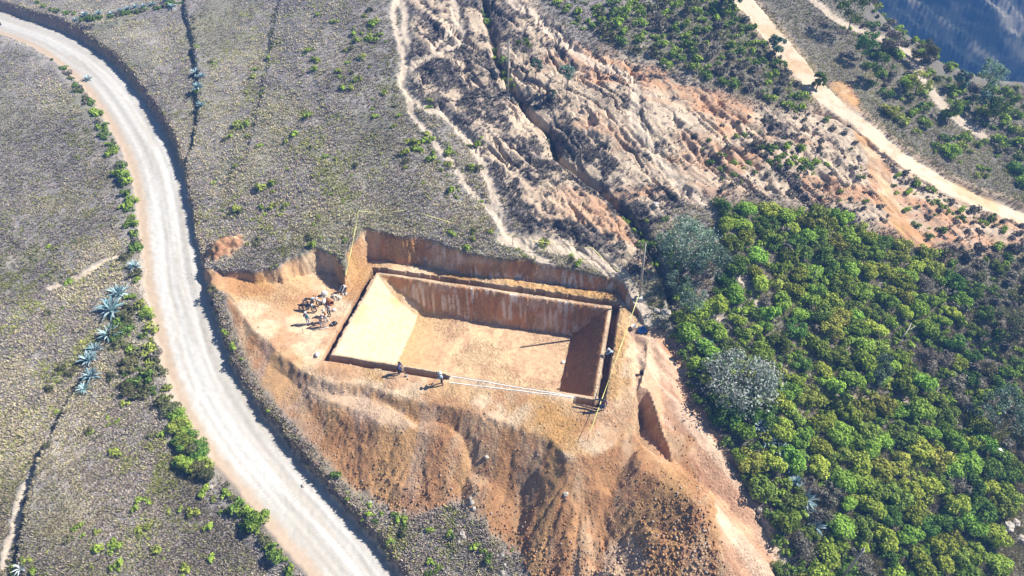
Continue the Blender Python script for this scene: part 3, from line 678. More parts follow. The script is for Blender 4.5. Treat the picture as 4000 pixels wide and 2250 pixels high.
THICKET = P([(2795, 800), (2950, 800), (3250, 830), (3480, 960), (3620, 1010), (3650, 1080), (3750, 1100), (3790, 1160), (3700, 1260), (3760, 1400), (3800, 1550), (3850, 1700), (3980, 1850), (3950, 2000), (3910, 2130), (3970, 2400), (3150, 2400), (3060, 2130), (2990, 1960), (2880, 1760), (2790, 1600), (2740, 1450), (2640, 1290), (2650, 1190), (2800, 1170), (2840, 1050), (2800, 950)])
th_n = lambda x, y: .25 + .75 * sm(.33, .46, fbm(x * .14, y * .14, 3, 4))
zone('thicket', THICKET, 9000, .4, 1.5, dict(grey=.05, deep=.2, bright=.62, yellow=.13), .56, 2.2, thin=lambda x, y: np.maximum(th_n(x, y), sm(3, -8, x * FX[0] + y * FX[1])))
zone('border', P([(2640, 1290), (2740, 1450), (2790, 1600), (2880, 1760), (2990, 1960), (3060, 2130), (3140, 2400), (3060, 2400), (2960, 2080), (2880, 1900), (2800, 1740), (2720, 1560), (2660, 1420)]), 320, .35, .95, dict(deep=.5, grey=.25, bright=.25), .6)
zone('lower', P([(2890, 1830), (2990, 1980), (3080, 2180), (3120, 2300), (3080, 2300), (2990, 2100), (2920, 1940)]), 130, .3, .6, dict(bright=.6, grey=.4), .7)
U1 = P([(3080, -60), (3230, 40), (3330, 150), (3400, 320), (3480, 470), (3700, 640), (4000, 780), (4150, 840), (4150, 420), (4000, 355), (3880, 340), (3760, 300), (3650, 280), (3560, 200), (3450, 120), (3380, 50), (3330, -20), (3280, -80)])
zone('spur', U1, 9000, .45, 1.5, dict(grey=.12, deep=.2, bright=.58, yellow=.1), .56, 1.8)
zone('upper', P([(2120, -40), (2860, -40), (2940, 80), (3080, 220), (3190, 340), (3120, 440), (2960, 380), (2760, 330), (2610, 260), (2460, 190), (2260, 120)]), 4000, .3, 1.2, dict(grey=.25, deep=.12, bright=.5, olive=.13), .7, 2.2, thin=lambda x, y: .15 + .85 * sm(.42, .58, fbm(x * .12, y * .12, 3, 2)) + .5 * sm(14, 26, x * RX[0] + y * RX[1]))
zone('wash', P([(2950, 560), (3130, 590), (3180, 660), (3120, 700), (3000, 650)]), 60, .4, 1.1, dict(deep=.5, bright=.5), .7)
zone('wash', P([(2700, 500), (3200, 420), (3600, 700), (4000, 880), (4000, 1000), (3600, 960), (3200, 780), (2800, 740)]), 500, .25, .75, dict(grey=.65, deep=.2, bright=.15), 1.1, 2)
zone('below the road', P([(3500, 640), (3700, 770), (4000, 890), (4000, 960), (3700, 850), (3560, 760)]), 120, .3, .9, dict(grey=.4, deep=.2, bright=.4), .8)
zone('edge', P([(3620, 1000), (4100, 960), (4100, 1900), (3980, 1850), (3850, 1700), (3760, 1400), (3700, 1260), (3790, 1160), (3700, 1090)]), 1100, .35, 1.2, dict(grey=.34, olive=.15, deep=.25, bright=.26), .7, 1.8)
# hedges along the dirt road and field margins
def along(name, pxs, n, wid, rmin, rmax, mix):
    ln = smooth_line(P(pxs), 6); L = np.r_[0, np.cumsum(np.hypot(*np.diff(ln, axis=0).T))]; kinds = list(mix); w_ = np.array([mix[k] for k in kinds]); w_ = w_ / w_.sum()
    for k in range(n):
        u = rng.random() * L[-1]; x = np.interp(u, L, ln[:, 0]) + wid * rng.normal() * .5; y = np.interp(u, L, ln[:, 1]) + wid * rng.normal() * .5
        if mask('road', x, y) > .1 or mask('soil', x, y) > .4: continue
        ALL.append((x, y, rmin + (rmax - rmin) * rng.random() ** 1.5, kinds[int(rng.choice(len(kinds), p=w_))], name))
along('roadside', [(130, 105), (190, 180), (260, 250), (310, 330), (350, 410)], 93, .7, 0.4, 1.0, dict(grey=.55, deep=.35, olive=.1))
along('roadside', [(370, 420), (430, 560), (480, 700), (510, 800), (530, 930), (535, 980)], 105, .7, 0.34, 1.0, dict(deep=.45, bright=.4, grey=.15))
along('roadside', [(570, 990), (590, 1060), (590, 1160), (600, 1260), (610, 1380), (640, 1480), (690, 1600)], 102, 1.5, 0.34, 1.06, dict(olive=.4, grey=.2, bright=.2, yellow=.2))
along('roadside', [(470, 1160), (480, 1300), (520, 1440), (560, 1560)], 57, 1.2, 0.34, 1.0, dict(olive=.5, deep=.3, bright=.2))
along('roadside', [(690, 1600), (730, 1720), (760, 1800), (830, 1900)], 57, .8, 0.46, 1.19, dict(olive=.35, yellow=.25, deep=.2, bright=.2))
along('roadside', [(880, 1900), (960, 2000), (1030, 2100), (1100, 2180), (1160, 2290)], 51, .6, 0.34, 0.88, dict(olive=.3, bright=.5, deep=.2))
along('bank', [(800, 1140), (830, 1220), (870, 1330), (930, 1450)], 34, .8, .3, .75, dict(grey=.4, olive=.25, bright=.35))
along('bank', [(960, 1500), (1080, 1680), (1180, 1800), (1260, 1870)], 34, .5, .15, .4, dict(grey=.65, olive=.2, bright=.15))
along('terrace', [(750, 20), (760, 180), (775, 300), (785, 420)], 22, .4, .2, .5, dict(grey=.5, bright=.3, olive=.2))
along('terrace', [(1075, 20), (1050, 230), (1020, 380), (985, 500), (950, 600), (900, 700)], 26, .35, .2, .55, dict(yellow=.4, bright=.3, olive=.3))
along('terrace', [(430, 1370), (330, 1500), (262, 1600), (185, 1760), (133, 1900), (100, 2030), (70, 2200)], 45, .4, .2, .5, dict(grey=.45, olive=.4, yellow=.15))
along('hedge', [(300, 90), (400, 85), (520, 60), (640, 35), (700, 10)], 55, .5, .4, .8, dict(deep=.8, grey=.2))
along('top bank', [(130, 5), (220, 40), (300, 60)], 24, .5, .3, .7, dict(deep=.5, olive=.3, bright=.2))
along('ravine', [(1885, -10), (1905, 70), (1925, 150), (1970, 260), (2030, 390)], 30, .4, .3, .8, dict(bright=.5, deep=.3, yellow=.2))
along('ravine', [(2090, 460), (2165, 530), (2180, 600), (2300, 690), (2420, 800), (2480, 870)], 20, .3, .2, .5, dict(bright=.5, deep=.5))
along('ravine', [(2520, 860), (2590, 960), (2640, 1060), (2690, 1180), (2720, 1290)], 45, 1.6, .4, 1.0, dict(deep=.55, bright=.3, grey=.15))
along('fern', [(2440, 830), (2470, 860)], 5, .3, .5, .8, dict(bright=1))
# small green bushes in the dry fields
def clusters(name, pxs, mix, rmin=.2, rmax=.6):
    kinds = list(mix); w_ = np.array([mix[k] for k in kinds]); w_ = w_ / w_.sum()
    for a, b, n, sp in pxs:
        c = P([(a, b)])[0]
        for k in range(n):
            x, y = c + rng.normal(size=2) * sp
            if mask('road', x, y) > .1 or mask('soil', x, y) > .5: continue
            ALL.append((x, y, 1.45 * (rmin + (rmax - rmin) * rng.random() ** 1.6), kinds[int(rng.choice(len(kinds), p=w_))], name))
clusters('field', [(1450, 80, 12, 1.1), (1440, 150, 12, 1.3), (1370, 290, 10, 1.1), (1380, 210, 7, 1.3), (1340, 330, 6, 1), (1240, 230, 5, 2), (1290, 120, 4, 2), (1180, 300, 4, 1.8), (920, 520, 5, .6), (940, 480, 4, .6), (1500, 400, 5, 1.3), (1545, 460, 5, 1),
    (1650, 545, 6, .8), (1640, 600, 6, .8), (1730, 660, 10, 1.1), (1780, 760, 7, 1), (1870, 930, 6, .8), (1760, 880, 4, .8), (1560, 620, 4, 1.3), (1400, 620, 4, 1.6), (1050, 720, 5, 1), (1080, 800, 5, 1), (880, 700, 4, .7), (1180, 880, 5, 1.2), (1260, 960, 4, 1), (1330, 800, 3, .8), (1350, 960, 3, .5),
    (990, 960, 4, .5), (1060, 1070, 4, .5), (940, 850, 3, 1), (1860, 560, 4, .6), (1750, 600, 4, .5), (1840, 660, 3, .5), (2120, 950, 3, .4), (2250, 1010, 4, .5), (1680, 420, 3, .4), (1200, 560, 4, 1.6), (1000, 300, 3, 1.5), (850, 250, 3, 1.2), (1120, 450, 4, 1.6)], dict(bright=.55, yellow=.25, olive=.2), .16, .55)
clusters('low field', [(440, 1640, 4, .6), (640, 1690, 2, .4), (480, 1560, 3, .8), (360, 1700, 2, .3), (450, 1790, 3, .4), (560, 1960, 3, .4), (560, 2090, 3, .4), (720, 1980, 3, .3), (300, 2100, 4, .5), (390, 2130, 5, .6), (430, 2190, 9, .7), (650, 1990, 2, .3), (830, 1990, 3, .4), (720, 2220, 3, .4), (630, 2150, 3, .3), (790, 2170, 2, .3), (230, 1600, 3, .5), (70, 2210, 7, .5), (130, 2240, 4, .4), (230, 1480, 6, .4), (250, 1455, 4, .4), (185, 960, 2, .3), (260, 1090, 3, .2), (130, 780, 2, .5), (200, 1230, 3, .4)], dict(bright=.5, yellow=.25, olive=.25), .15, .5)
clusters('toe', [(1450, 2000, 5, .5), (1540, 2010, 4, .5), (1600, 1990, 3, .4), (1480, 2070, 4, .5), (1560, 2080, 4, .4), (1590, 2020, 3, .3), (1860, 2120, 4, .4), (2010, 2150, 5, .4), (1900, 2190, 5, .5), (1690, 1980, 4, .3), (1760, 2100, 3, .4), (1400, 1920, 4, .4), (1660, 2060, 3, .3), (1700, 2180, 3, .4), (1260, 1770, 3, .3), (1330, 1850, 3, .3)], dict(bright=.6, deep=.2, olive=.2), .15, .42)
clusters('roadside', [(880, 2030, 0, .1), (970, 2030, 5, .45), (740, 1690, 6, .6), (720, 1820, 5, .5)], dict(bright=.5, deep=.5), .4, .9)
ALLA = np.array([(a[0], a[1], a[2]) for a in ALL]); ZZ = height(ALLA[:, 0], ALLA[:, 1])
def project(x, y, z):
    dx = x - CAM[0]; dy = y - CAM[1]; dz = z - CAM_H; u = dx * RX[0] + dy * RX[1]; f = dx * FX[0] + dy * FX[1]
    dep = f * math.cos(PITCH) - dz * math.sin(PITCH); up = f * math.sin(PITCH) + dz * math.cos(PITCH)
    return 2000 + FOCAL * u / dep, 1125 - FOCAL * up / dep, dep
sx, sy, dep = project(ALLA[:, 0], ALLA[:, 1], ZZ)
seen = (sx > -120) & (sx < 4120) & (sy > -150) & (sy < 2400)
size = ALLA[:, 2] / dep * seen
order = np.argsort(-size)
WHERE = {'thicket': 'in the dense green thicket down the slope', 'border': 'between the bare ramp and the thicket', 'lower': 'on grey ground just beyond the bare ramp', 'spur': 'between the ridge road and the valley edge', 'upper': 'on the hillside above the washed-out slope',
    'wash': 'on the washed-out orange slope', 'below the road': 'just below the sandy ridge road', 'edge': 'on the pale dry ground beyond the thicket', 'roadside': 'in the field-side verge of the dirt road', 'bank': 'between the dirt road and the soil heaps', 'terrace': 'along a terrace edge in the dry fields', 'hedge': 'in the agave hedge above the road bend',
    'top bank': 'on the bank above the road bend', 'ravine': 'in the ravine cutting the washed-out slope', 'fern': 'at the foot of the ravine beside the big gum tree', 'field': 'in the dry grey field above the pit', 'low field': 'in the dry field below the road', 'toe': 'at the foot of the soil heaps'}
LOOK = {'bright': 'bright green', 'deep': 'dark green', 'yellow': 'yellowish green', 'olive': 'dull olive', 'grey': 'leafless grey'}
rest = []
for rank, i in enumerate(order):
    x, y, r, kind, zn = ALL[i]
    if size[i] <= 0: continue
    if rank < 300:
        sz = 'large rounded' if r > 1.2 else 'small' if r < .6 else 'bushy'
        me = SHRUBS[kind][int(rng.integers(len(SHRUBS[kind])))]
        place(me, 'shrub', (x, y, ZZ[i] - .06), rng.random() * 6.28, (r, r, r * (.8 + .35 * rng.random())), f'{sz} {LOOK[kind]} shrub {WHERE[zn]}', 'shrub', f'{sz} {LOOK[kind]} shrubs {WHERE[zn]}')
    else: rest.append(i)
def small_growth():
    parts = []; bank = {k: [shrub_arrays(900 + 11 * j + 77 * n, k, 5, 34, .15, .8) for j in range(3)] for n, k in enumerate(SHRUBS)}
    for i in rest:
        x, y, r, kind, zn = ALL[i]; V, F, c = bank[kind][int(rng.integers(3))]; a = rng.random() * 6.28; ca, sa = math.cos(a), math.sin(a)
        W = np.stack([(V[:, 0] * ca - V[:, 1] * sa) * r + x, (V[:, 0] * sa + V[:, 1] * ca) * r + y, V[:, 2] * r * (.8 + .4 * rng.random()) + ZZ[i] - .05], -1)
        parts.append((W, F, c * (.75 + .5 * rng.random())))
    V, F, c = join(parts); o = place(fmesh('scrub_growth', V, F, c, (GRASS,)), 'scrub_growth', (0, 0, 0)); tag(o, 'small green and grey scrub scattered over the hillside', 'scrub', None, 'stuff')
small_growth()
# ------------------------------------------------------------------ dry grass and dark heath
def turf():
    n = 430000
    # thrown evenly over the view, so the near ground is not starved
    px_ = -150 + 4300 * rng.random(n); py_ = -120 + 2500 * rng.random(n) ** 1.0
    xy = P(px_, py_); x = xy[:, 0] + rng.normal(size=n) * .15; y = xy[:, 1] + rng.normal(size=n) * .15
    z = height(x, y)
    soil = mask('soil', x, y); road = mask('road', x, y); ridge_ = mask('ridge', x, y); path = mask('path', x, y); bad = mask('bad', x, y); expo = mask('expo', x, y); rdist = mask('road_d', x, y)
    dens = 1 - np.clip(np.maximum.reduce([soil * 1.6, road * 3, ridge_ * 2, path * 1.3]), 0, 1)
    dens *= 1 - bad * np.clip(expo * 1.25 - .05, 0, .96)
    dens *= np.where((rdist > 2) & (rdist < 5), .35, 1) * (.55 + .45 * sm(.35, .55, fbm(x * .5, y * .5, 3, 4)))
    xr = x * RX[0] + y * RX[1]
    keep = (rng.random(n) < dens); x = x[keep]; y = y[keep]; z = z[keep]; bad = bad[keep]; xr = xr[keep]; n = len(x)
    t = fbm(x * .12, y * .12, 4, 6); g2 = fbm(x * .45, y * .45, 3, 1); u = rng.random(n)
    base = np.zeros((n, 3)) + (.315, .285, .255)
    base = np.where((u < .40)[:, None], (.235, .212, .195), base); base = np.where((u > .86)[:, None], (.43, .385, .30), base)
    gr = (rng.random(n) < .10 + .55 * sm(.5, .64, g2) * sm(.38, .55, fbm(x * .1 + 3, y * .1, 3, 3)) + .25 * sm(25, 34, xr)) & (bad < .5)
    base = np.where(gr[:, None], np.where((rng.random(n) < .5)[:, None], (.24, .28, .07), (.28, .28, .12)), base)
    base = base * np.array([1.06, 1.0, .93]); heath = bad > .5; base = np.where(heath[:, None], np.where((u < .72)[:, None], (.105, .095, .098), (.17, .16, .12)), base)
    straw = (t > .56) & ~heath & (rng.random(n) < .6); base = np.where(straw[:, None], (.40, .35, .22), base)
    base *= 1.2 * (.75 + .5 * rng.random(n))[:, None] * np.where(heath, 1, .8 + .45 * sm(.35, .65, fbm(x * .06, y * .06, 3, 2)))[:, None]
    hgt = (.13 + .15 * rng.random(n) ** 2) * np.where(heath, 1.15, 1) * np.where(gr, 1.15, 1); B = 4
    V = np.zeros((n, B, 3, 3)); a0 = rng.random(n) * 6.28
    for b in range(B):
        a = a0 + b * 6.28 / B + rng.normal(size=n) * .4; ca, sa = np.cos(a), np.sin(a); wd = .035 + .045 * rng.random(n); ln = (.3 + .6 * rng.random(n)) * hgt; q = hgt * .25
        bx = x + ca * q; by = y + sa * q
        V[:, b, 0] = np.stack([bx - sa * wd, by + ca * wd, z - .03], -1); V[:, b, 1] = np.stack([bx + sa * wd, by - ca * wd, z - .03], -1)
        V[:, b, 2] = np.stack([bx + ca * ln, by + sa * ln, z + hgt * (.6 + .5 * rng.random(n))], -1)
    c = np.repeat(base, B * 3, 0)
    o = place(fmesh('dry_grass', V.reshape(-1, 3), np.arange(n * B * 3).reshape(-1, 3), c, (GRASS,)), 'dry_grass', (0, 0, 0)); tag(o, 'tufts of dry grey grass and dark heath over the slopes', 'grass', None, 'stuff')
turf()

# ------------------------------------------------------------------ agaves
def agave_arrays(seed, n=26, ln=1.0, pale=0.0):
    g = np.random.default_rng(seed); parts = []
    for k in range(n):
        u = k / n; az = k * 2.399 + .2 * g.normal(); el = RAD(12 + 66 * u + 6 * g.normal()); L_ = ln * (.85 + .25 * g.random()) * (1 - .25 * u); wd = .085 * ln * (.9 + .2 * g.random())
        ca, sa = math.cos(az), math.sin(az); V = []; m = 6; droop = (.45 - .35 * u) * g.random() * 1.2
        for i in range(m + 1):
            t = i / m; e = el - droop * t; q = .06 + L_ * t * math.cos(e); z = .08 + L_ * t * math.sin(e); hw = wd * (.75 + 1.1 * t * (1 - t) * 1.6) * (1 - t ** 2.2) + .004
            for s_ in (-1, 0, 1): V.append((ca * q - sa * hw * s_, sa * q + ca * hw * s_, z + (.55 * hw if s_ else 0)))
        V = np.array(V); F = []
        for i in range(m):
            for j in range(2): F.append((i * 3 + j, i * 3 + j + 1, i * 3 + j + 4, i * 3 + j + 3))
        c0 = np.array([.20, .31, .33]) if g.random() < .6 else np.array([.36, .45, .46]); c0 = c0 * (.75 + .5 * g.random()); c0 = c0 + (np.array([.62, .64, .64]) - c0) * pale
        c = np.tile(c0, (len(V), 1)); c[::3] *= 1.25; c[2::3] *= 1.25
        parts.append((V, np.array(F), c))
    return join(parts)
AG = [fmesh('agave_plant', *agave_arrays(40 + k, 24 + 3 * k), mats=(AGAVE,), smooth=True) for k in range(4)]
AGW = fmesh('agave_plant', *agave_arrays(77, 20, 1, .75), mats=(AGAVE,), smooth=True)
for i, (x, y, r, lab) in enumerate([
    (345, 312, .95, 'small blue agave alone on the verge of the upper road bend'), (770, 288, 1.1, 'spiky blue agave on the terrace edge beside a bright green bush'), (790, 300, .8, 'smaller agave leaning against the one on the terrace edge'),
    (775, 342, 1.0, 'grey agave clump below the pair on the terrace edge'), (787, 415, .9, 'agave at the head of the shadowed terrace step'), (527, 1042, .95, 'agave beside the yellow-green bush at the road verge'),
    (468, 1150, 1.35, 'upper agave of the giant verge group, beside the wide road'), (437, 1215, 1.75, 'giant agave with pale curling leaves, the biggest on the verge'), (430, 1312, 1.4, 'round agave rosette just below the giant one'), (372, 1368, 1.0, 'agave beside the green bush at the field edge'),
    (350, 1408, 1.15, 'pale agave next below the green bush at the field edge'), (357, 1470, 1.05, 'agave with broad leaves near the end of the verge row'), (330, 1522, .85, 'last agave of the verge row, above the low terrace bank'), (85, 2222, .8, 'bleached white agave beside a round bush at the field corner'),
    (298, 82, .75, 'first agave of the hedge, nearest the road bend'), (335, 62, .95, 'second agave of the hedge, with upright leaves'), (388, 55, .9, 'third agave of the hedge, standing apart'), (437, 55, .7, 'low agave in the middle of the hedge'), (470, 45, .75, 'agave in the middle of the hedge, half sunk in shrubs'), (500, 38, .8, 'pale agave past the middle of the hedge'),
    (530, 30, .85, 'agave in the far half of the hedge, leaning on the next'), (562, 28, .8, 'blue agave in the far half of the hedge'), (597, 20, .75, 'small agave near the far end of the hedge'), (655, 8, 1.1, 'large blue agave at the far end of the hedge'), (672, 28, .9, 'dark agave under the large one at the hedge end'),
    (2752, 1362, 1.2, 'agave in deep shade at the top of the ramp edge'), (2972, 1670, 1.0, 'agave below the silver-leaved tree'), (2994, 1722, .9, 'agave amid grey bushes below the silver-leaved tree'), (3051, 1762, 1.0, 'upper of the two agaves beside the pale prickly plants'), (3078, 1810, 1.15, 'blue agave lower of the two beside the pale prickly plants'),
    (3108, 1886, .95, 'agave half hidden by a bright bush on the thicket edge'), (3142, 1955, 1.3, 'largest agave on the thicket edge, with upright blue leaves'), (3150, 1995, .9, 'withered agave just below the largest on the thicket edge'), (3188, 2060, 1.0, 'lowest agave on the thicket edge')]):
    p = G1(x, y); me = AGW if 'bleached' in lab else AG[i % 4]
    place(me, 'agave_plant', (p.x, p.y, float(height(p.x, p.y)) - .05), i * 1.3, r, lab, 'agave', 'agaves')

# ------------------------------------------------------------------ trees
def tree(label, base, crown, h, rad, lean=(0, 0), cols='blue', lumps=22, per=90, leaf=.13, flat=.8, name='gum_tree', thick=.07, bare=.35, fork=5, seed=1, group=None):
    g = np.random.default_rng(seed); b = G1(*base); b.z = float(height(b.x, b.y)); t = thing(name, label, 'tree', b, 0, group)
    top = Vector((lean[0], lean[1], h)); tr = MB(); c0 = Vector((lean[0] * .8, lean[1] * .8, h * bare + (h * (1 - bare)) * .5))
    pts = [Vector((0, 0, -.15))] + [Vector((lean[0] * u ** 1.4 + .06 * g.normal(), lean[1] * u ** 1.4 + .06 * g.normal(), h * .93 * u)) for u in (.2, .4, .6, .8, 1)]
    tr.tube(pts, [thick * 1.3, thick, thick * .85, thick * .6, thick * .4, thick * .18], 7)
    cents = []; rads = []
    for k in range(lumps):
        d = rand_dirs(1, g, .25)[0]; q = .45 + .55 * g.random() ** .5; c = np.array(c0) + d * q * np.array([rad, rad, h * (1 - bare) * .5]) * flat ** 0; cents.append(c); rads.append(rad * (.22 + .16 * g.random()))
        if k < fork * 2:
            u = .3 + .55 * g.random(); s_ = Vector((lean[0] * u ** 1.4, lean[1] * u ** 1.4, h * u)); e = Vector(c); m = (s_ + e) / 2 + Vector((0, 0, -.08 * rad)); tr.tube([s_, m, e], [thick * .5, thick * .32, thick * .12], 5)
    tr.obj('trunk', BARK, t, True)
    V, F, c = foliage(cents, rads, per, leaf, GREENS[cols], g, up=.15, fill=.75, scatter=.9, slim=.5)
    o = place(fmesh('crown', V, F, c, (LEAF,)), 'crown', (0, 0, 0)); o.parent = t
    return t
tree('tall loose blue-green gum tree beside the ravine mouth, with the widest crown', (2650, 1065), None, 5.6, 2.9, (.5, 1.0), 'blue', 46, 95, .12, thick=.10, bare=.18, seed=3)
tree('young gum tree merging with the widest crown, nearer the thicket', (2745, 1095), None, 4.2, 2.0, (.3, .4), 'blue', 26, 90, .12, thick=.08, bare=.12, seed=4)
tree('small pale gum tree with a bare leaning stem near the white bucket', (2669, 1250), None, 4.4, 1.35, (.4, .2), 'blue', 18, 60, .11, thick=.06, bare=.42, seed=5)
tree('thin pale gum sapling between the utility pole and the bare-stemmed gum', (2628, 1185), None, 4.0, 1.1, (0, .2), 'blue', 15, 60, .11, thick=.05, bare=.35, seed=6)
tree('silver-leaved tree with a broad pale crown at the ramp edge', (2880, 1560), None, 3.6, 3.3, (.2, .6), 'silver', 52, 85, .14, name='silver_tree', thick=.12, bare=.12, seed=7)
tree('slim blue gum sapling nearest the ravine, on a clear stem', (2092, 345), None, 3.9, .85, (.05, 0), 'blue', 12, 80, .10, thick=.045, bare=.5, seed=8)
tree('blue gum sapling with the tallest clear stem above the washed slope', (2214, 378), None, 4.6, .95, (.1, .2), 'blue', 14, 80, .10, thick=.045, bare=.45, seed=9)
tree('thin gum sapling standing close behind the tallest-stemmed one', (2196, 352), None, 3.3, .6, (.1, .2), 'blue', 8, 60, .10, thick=.035, bare=.5, seed=10)
tree('green sapling on a thin stem by the upper ravine', (2043, 258), None, 3.6, .9, (.05, .1), 'deep', 11, 70, .10, name='sapling', thick=.04, bare=.5, seed=11)
tree('bushy blue gum seedling low beside the ravine', (2157, 392), None, 1.5, .6, (0, 0), 'blue', 8, 60, .09, thick=.03, bare=.1, seed=12)
for i, (x, y, h, rd, cl, lb) in enumerate([(3305, 135, 6.5, 2.4, 'deep', 'dark wide tree at the valley edge above the bare spur'), (3362, 236, 4.2, 1.5, 'deep', 'open tree with a visible stem in the band above the ridge road'), (3422, 325, 4.0, 1.3, 'deep', 'slender dark tree midway along the band above the ridge road'),
    (3565, 382, 3.4, 1.5, 'yellow', 'yellowish tree beside the bare spur track'), (3700, 475, 3.0, 1.2, 'bright', 'bright round-topped tree low on the spur'), (3840, 365, 5.0, 2.0, 'blue', 'large blue-green gum on the skyline of the spur'), (3737, 362, 3.2, .9, 'blue', 'narrow bluish gum among bright shrubs on the spur'),
    (3822, 440, 3.6, .9, 'blue', 'pale narrow gum below the skyline gum'), (3880, 475, 4.2, 1.6, 'deep', 'dark bluish tree beside the pale narrow gum'), (3188, 350, 2.2, .9, 'deep', 'small dark tree standing alone at the lower edge of the ridge road'), (3019, 225, 3.0, 1.2, 'blue', 'greyish gum beside the upper edge of the ridge road'),
    (3470, 215, 3.2, 1.5, 'grey', 'grey-leaved tree on the brink of the valley'), (3590, 250, 3.2, 1.7, 'olive', 'olive tree on the brink past the bare spur'), (2860, 40, 3.4, 1.4, 'deep', 'dark tree hanging over the top of the ridge road')]):
    tree(lb, (x, y), None, h, rd, (.1, .2), cl, 18, 70, .15, name='hillside_tree', thick=.07, bare=.22, seed=30 + i)
tree('leaning gum tree with a bare pole-like stem deep in the thicket', (3352, 1560), None, 5.5, 1.1, (1.0, .6), 'blue', 14, 70, .12, thick=.07, bare=.5, seed=60)
tree('dark-branched tree on the bare patch beyond the thicket', (3860, 1690), None, 4.5, 2.4, (.8, .5), 'blue', 24, 50, .13, thick=.12, bare=.3, seed=61)
tree('spreading grey-green tree at the outer border of the dry slope', (3940, 1330), None, 3.5, 2.2, (.2, .2), 'olive', 22, 60, .13, name='hillside_tree', thick=.09, bare=.2, seed=62)

# ------------------------------------------------------------------ poles, stakes, tape
CONC = plain('concrete', (.52, .50, .46), .9); POLE = plain('pole_wood', (.36, .32, .26), .85); STEEL = plain('steel', (.42, .42, .42), .45, .6); YEL = plain('yellow_tape', (.66, .62, .22), .5); WHITE = plain('white_cloth', (.78, .77, .75), .8)
BLACK = plain('black_plastic', (.025, .025, .028), .5); BLUE = plain('blue_plastic', (.03, .14, .38), .5); RUST = plain('rusty_iron', (.30, .11, .04), .8); RUBBER = plain('rubber', (.03, .03, .03), .8); CHROME = plain('chrome', (.62, .62, .63), .3, .8); LIME = plain('lime', (.86, .85, .82), .9)
def ground(x, y): p = G1(x, y); return Vector((p.x, p.y, float(height(p.x, p.y))))
def utility_pole(label, base, h, lean, foot=(.75, .75), guy=None):
    b = ground(*base); t = thing('utility_pole', label, 'pole', b)
    top = Vector((lean[0], lean[1], h)); MB().tube([(0, 0, -.3), top * .5, top], [.13, .115, .09], 12).obj('shaft', POLE, t, True)
    MB().box((0, 0, .12), (foot[0], foot[1], .4), taper=.8).obj('footing', CONC, t)
    m = MB(); m.tube([top, top + Vector((0, 0, .12))], [.07, .05], 8); m.ring(top - Vector((0, 0, .25)), .12, .018, (0, 0, 1), 14, 6); m.obj('cap', STEEL, t, True)
    if guy:
        g = ground(*guy); g = g - b; g.z += .02; MB().tube([top * .93, g], .018, 5).obj('guy_wire', STEEL, t); MB().tube([g, g + (top - g).normalized() * .5], .03, 6).obj('anchor_rod', STEEL, t)
    return t
utility_pole('tall pale utility pole on a white footing amid the dark heath', (1983, 385), 7.3, (.15, 0))
utility_pole('wooden utility pole with a guy wire at the corner of the pit cutting', (2497, 1168), 6.9, (-.25, .3), guy=(2578, 1095))
utility_pole('leaning wooden utility pole rising out of the lower thicket', (3285, 2262), 5.2, (.15, -.1), guy=(3400, 2240))
def stake(label, base, h, lean=(0, 0), r=.022, mat=None, name='stake'):
    b = ground(*base); o = MB().tube([(0, 0, -.2), (lean[0] * .5, lean[1] * .5, h * .5), (lean[0], lean[1], h)], [r, r, r * .9], 6).obj(name, mat or DARKWOOD, None, True, b); tag(o, label, 'stake', 'stakes'); return b + Vector((lean[0], lean[1], h))
s1 = stake('stake at the far corner of the yellow tape, uphill of the cutting', (1408, 870), 1.6)
s2 = stake('stake where the yellow tape ends beside the dug-out bay', (1353, 1086), .5)
s3 = stake('stake carrying the yellow tape where the footpath crosses', (2002, 958), 1.25)
s4 = stake('dark stake with a clod at its foot on the pale track', (2311, 1012), 1.5)
s5 = stake('bent stake at the front end of the yellow tape, above the soil heaps', (2292, 1722), .95, (.15, .1))
stake('thin post standing alone in the thicket', (3168, 1113), 2.0, r=.045, mat=WOOD, name='post'); stake('short stick pushed into the soil near the people', (1185, 1302), .7)
stake('thin dark stick beside the trench on the pit corner', (2430, 1395), .9); stake('dark weathered post at the road bend', (2, 98), 1.6, (-.1, 0), .16, DARKWOOD, 'post'); stake('dark sloping stump in the grass outside the tape corner', (1362, 882), .7, (.35, .3), .08, DARKWOOD, 'stump')
def ribbon(label, pts, sag, wd=.035, mat=YEL, name='barrier_tape', cat='tape', grp='barrier tape'):
    V = []; F = []; pts = [Vector(p) for p in pts]
    for a, b in zip(pts, pts[1:]):
        n = max(4, int((b - a).length / .5)); side = (b - a).cross(Vector((0, 0, 1))).normalized()
        for i in range(n + 1):
            t = i / n; p = a.lerp(b, t); p.z = max(p.z - sag * 4 * t * (1 - t), float(height(p.x, p.y)) + .08); tw = .6 + .8 * math.sin(t * 9 + a.x)
            e = (side * math.cos(tw) + Vector((0, 0, 1)) * math.sin(tw)) * wd; V += [p - e, p + e]
            if i: k = len(V); F.append((k - 4, k - 3, k - 1, k - 2))
    me = bpy.data.meshes.new(name); me.from_pydata([tuple(v) for v in V], [], F); me.materials.append(mat); o = bpy.data.objects.new(name, me); C.objects.link(o); tag(o, label, cat, grp); m = o.modifiers.new('thick', 'SOLIDIFY'); m.thickness = .004; return o
p2 = ground(2497, 1168) + Vector((0, 0, 1.0))
ribbon('yellow barrier tape running uphill of the cutting to the footpath stake', [s1, G1(1600, 838) + Vector((0, 0, .7)), s3], .3)
ribbon('yellow barrier tape hanging down past the dug-out bay', [s1 - Vector((0, 0, .1)), s2], .25)
ribbon('faded yellow tape over the pale track between footpath and utility pole', [s3, s4, G1(2440, 1085) + Vector((0, 0, .3)), p2], .2, .04)
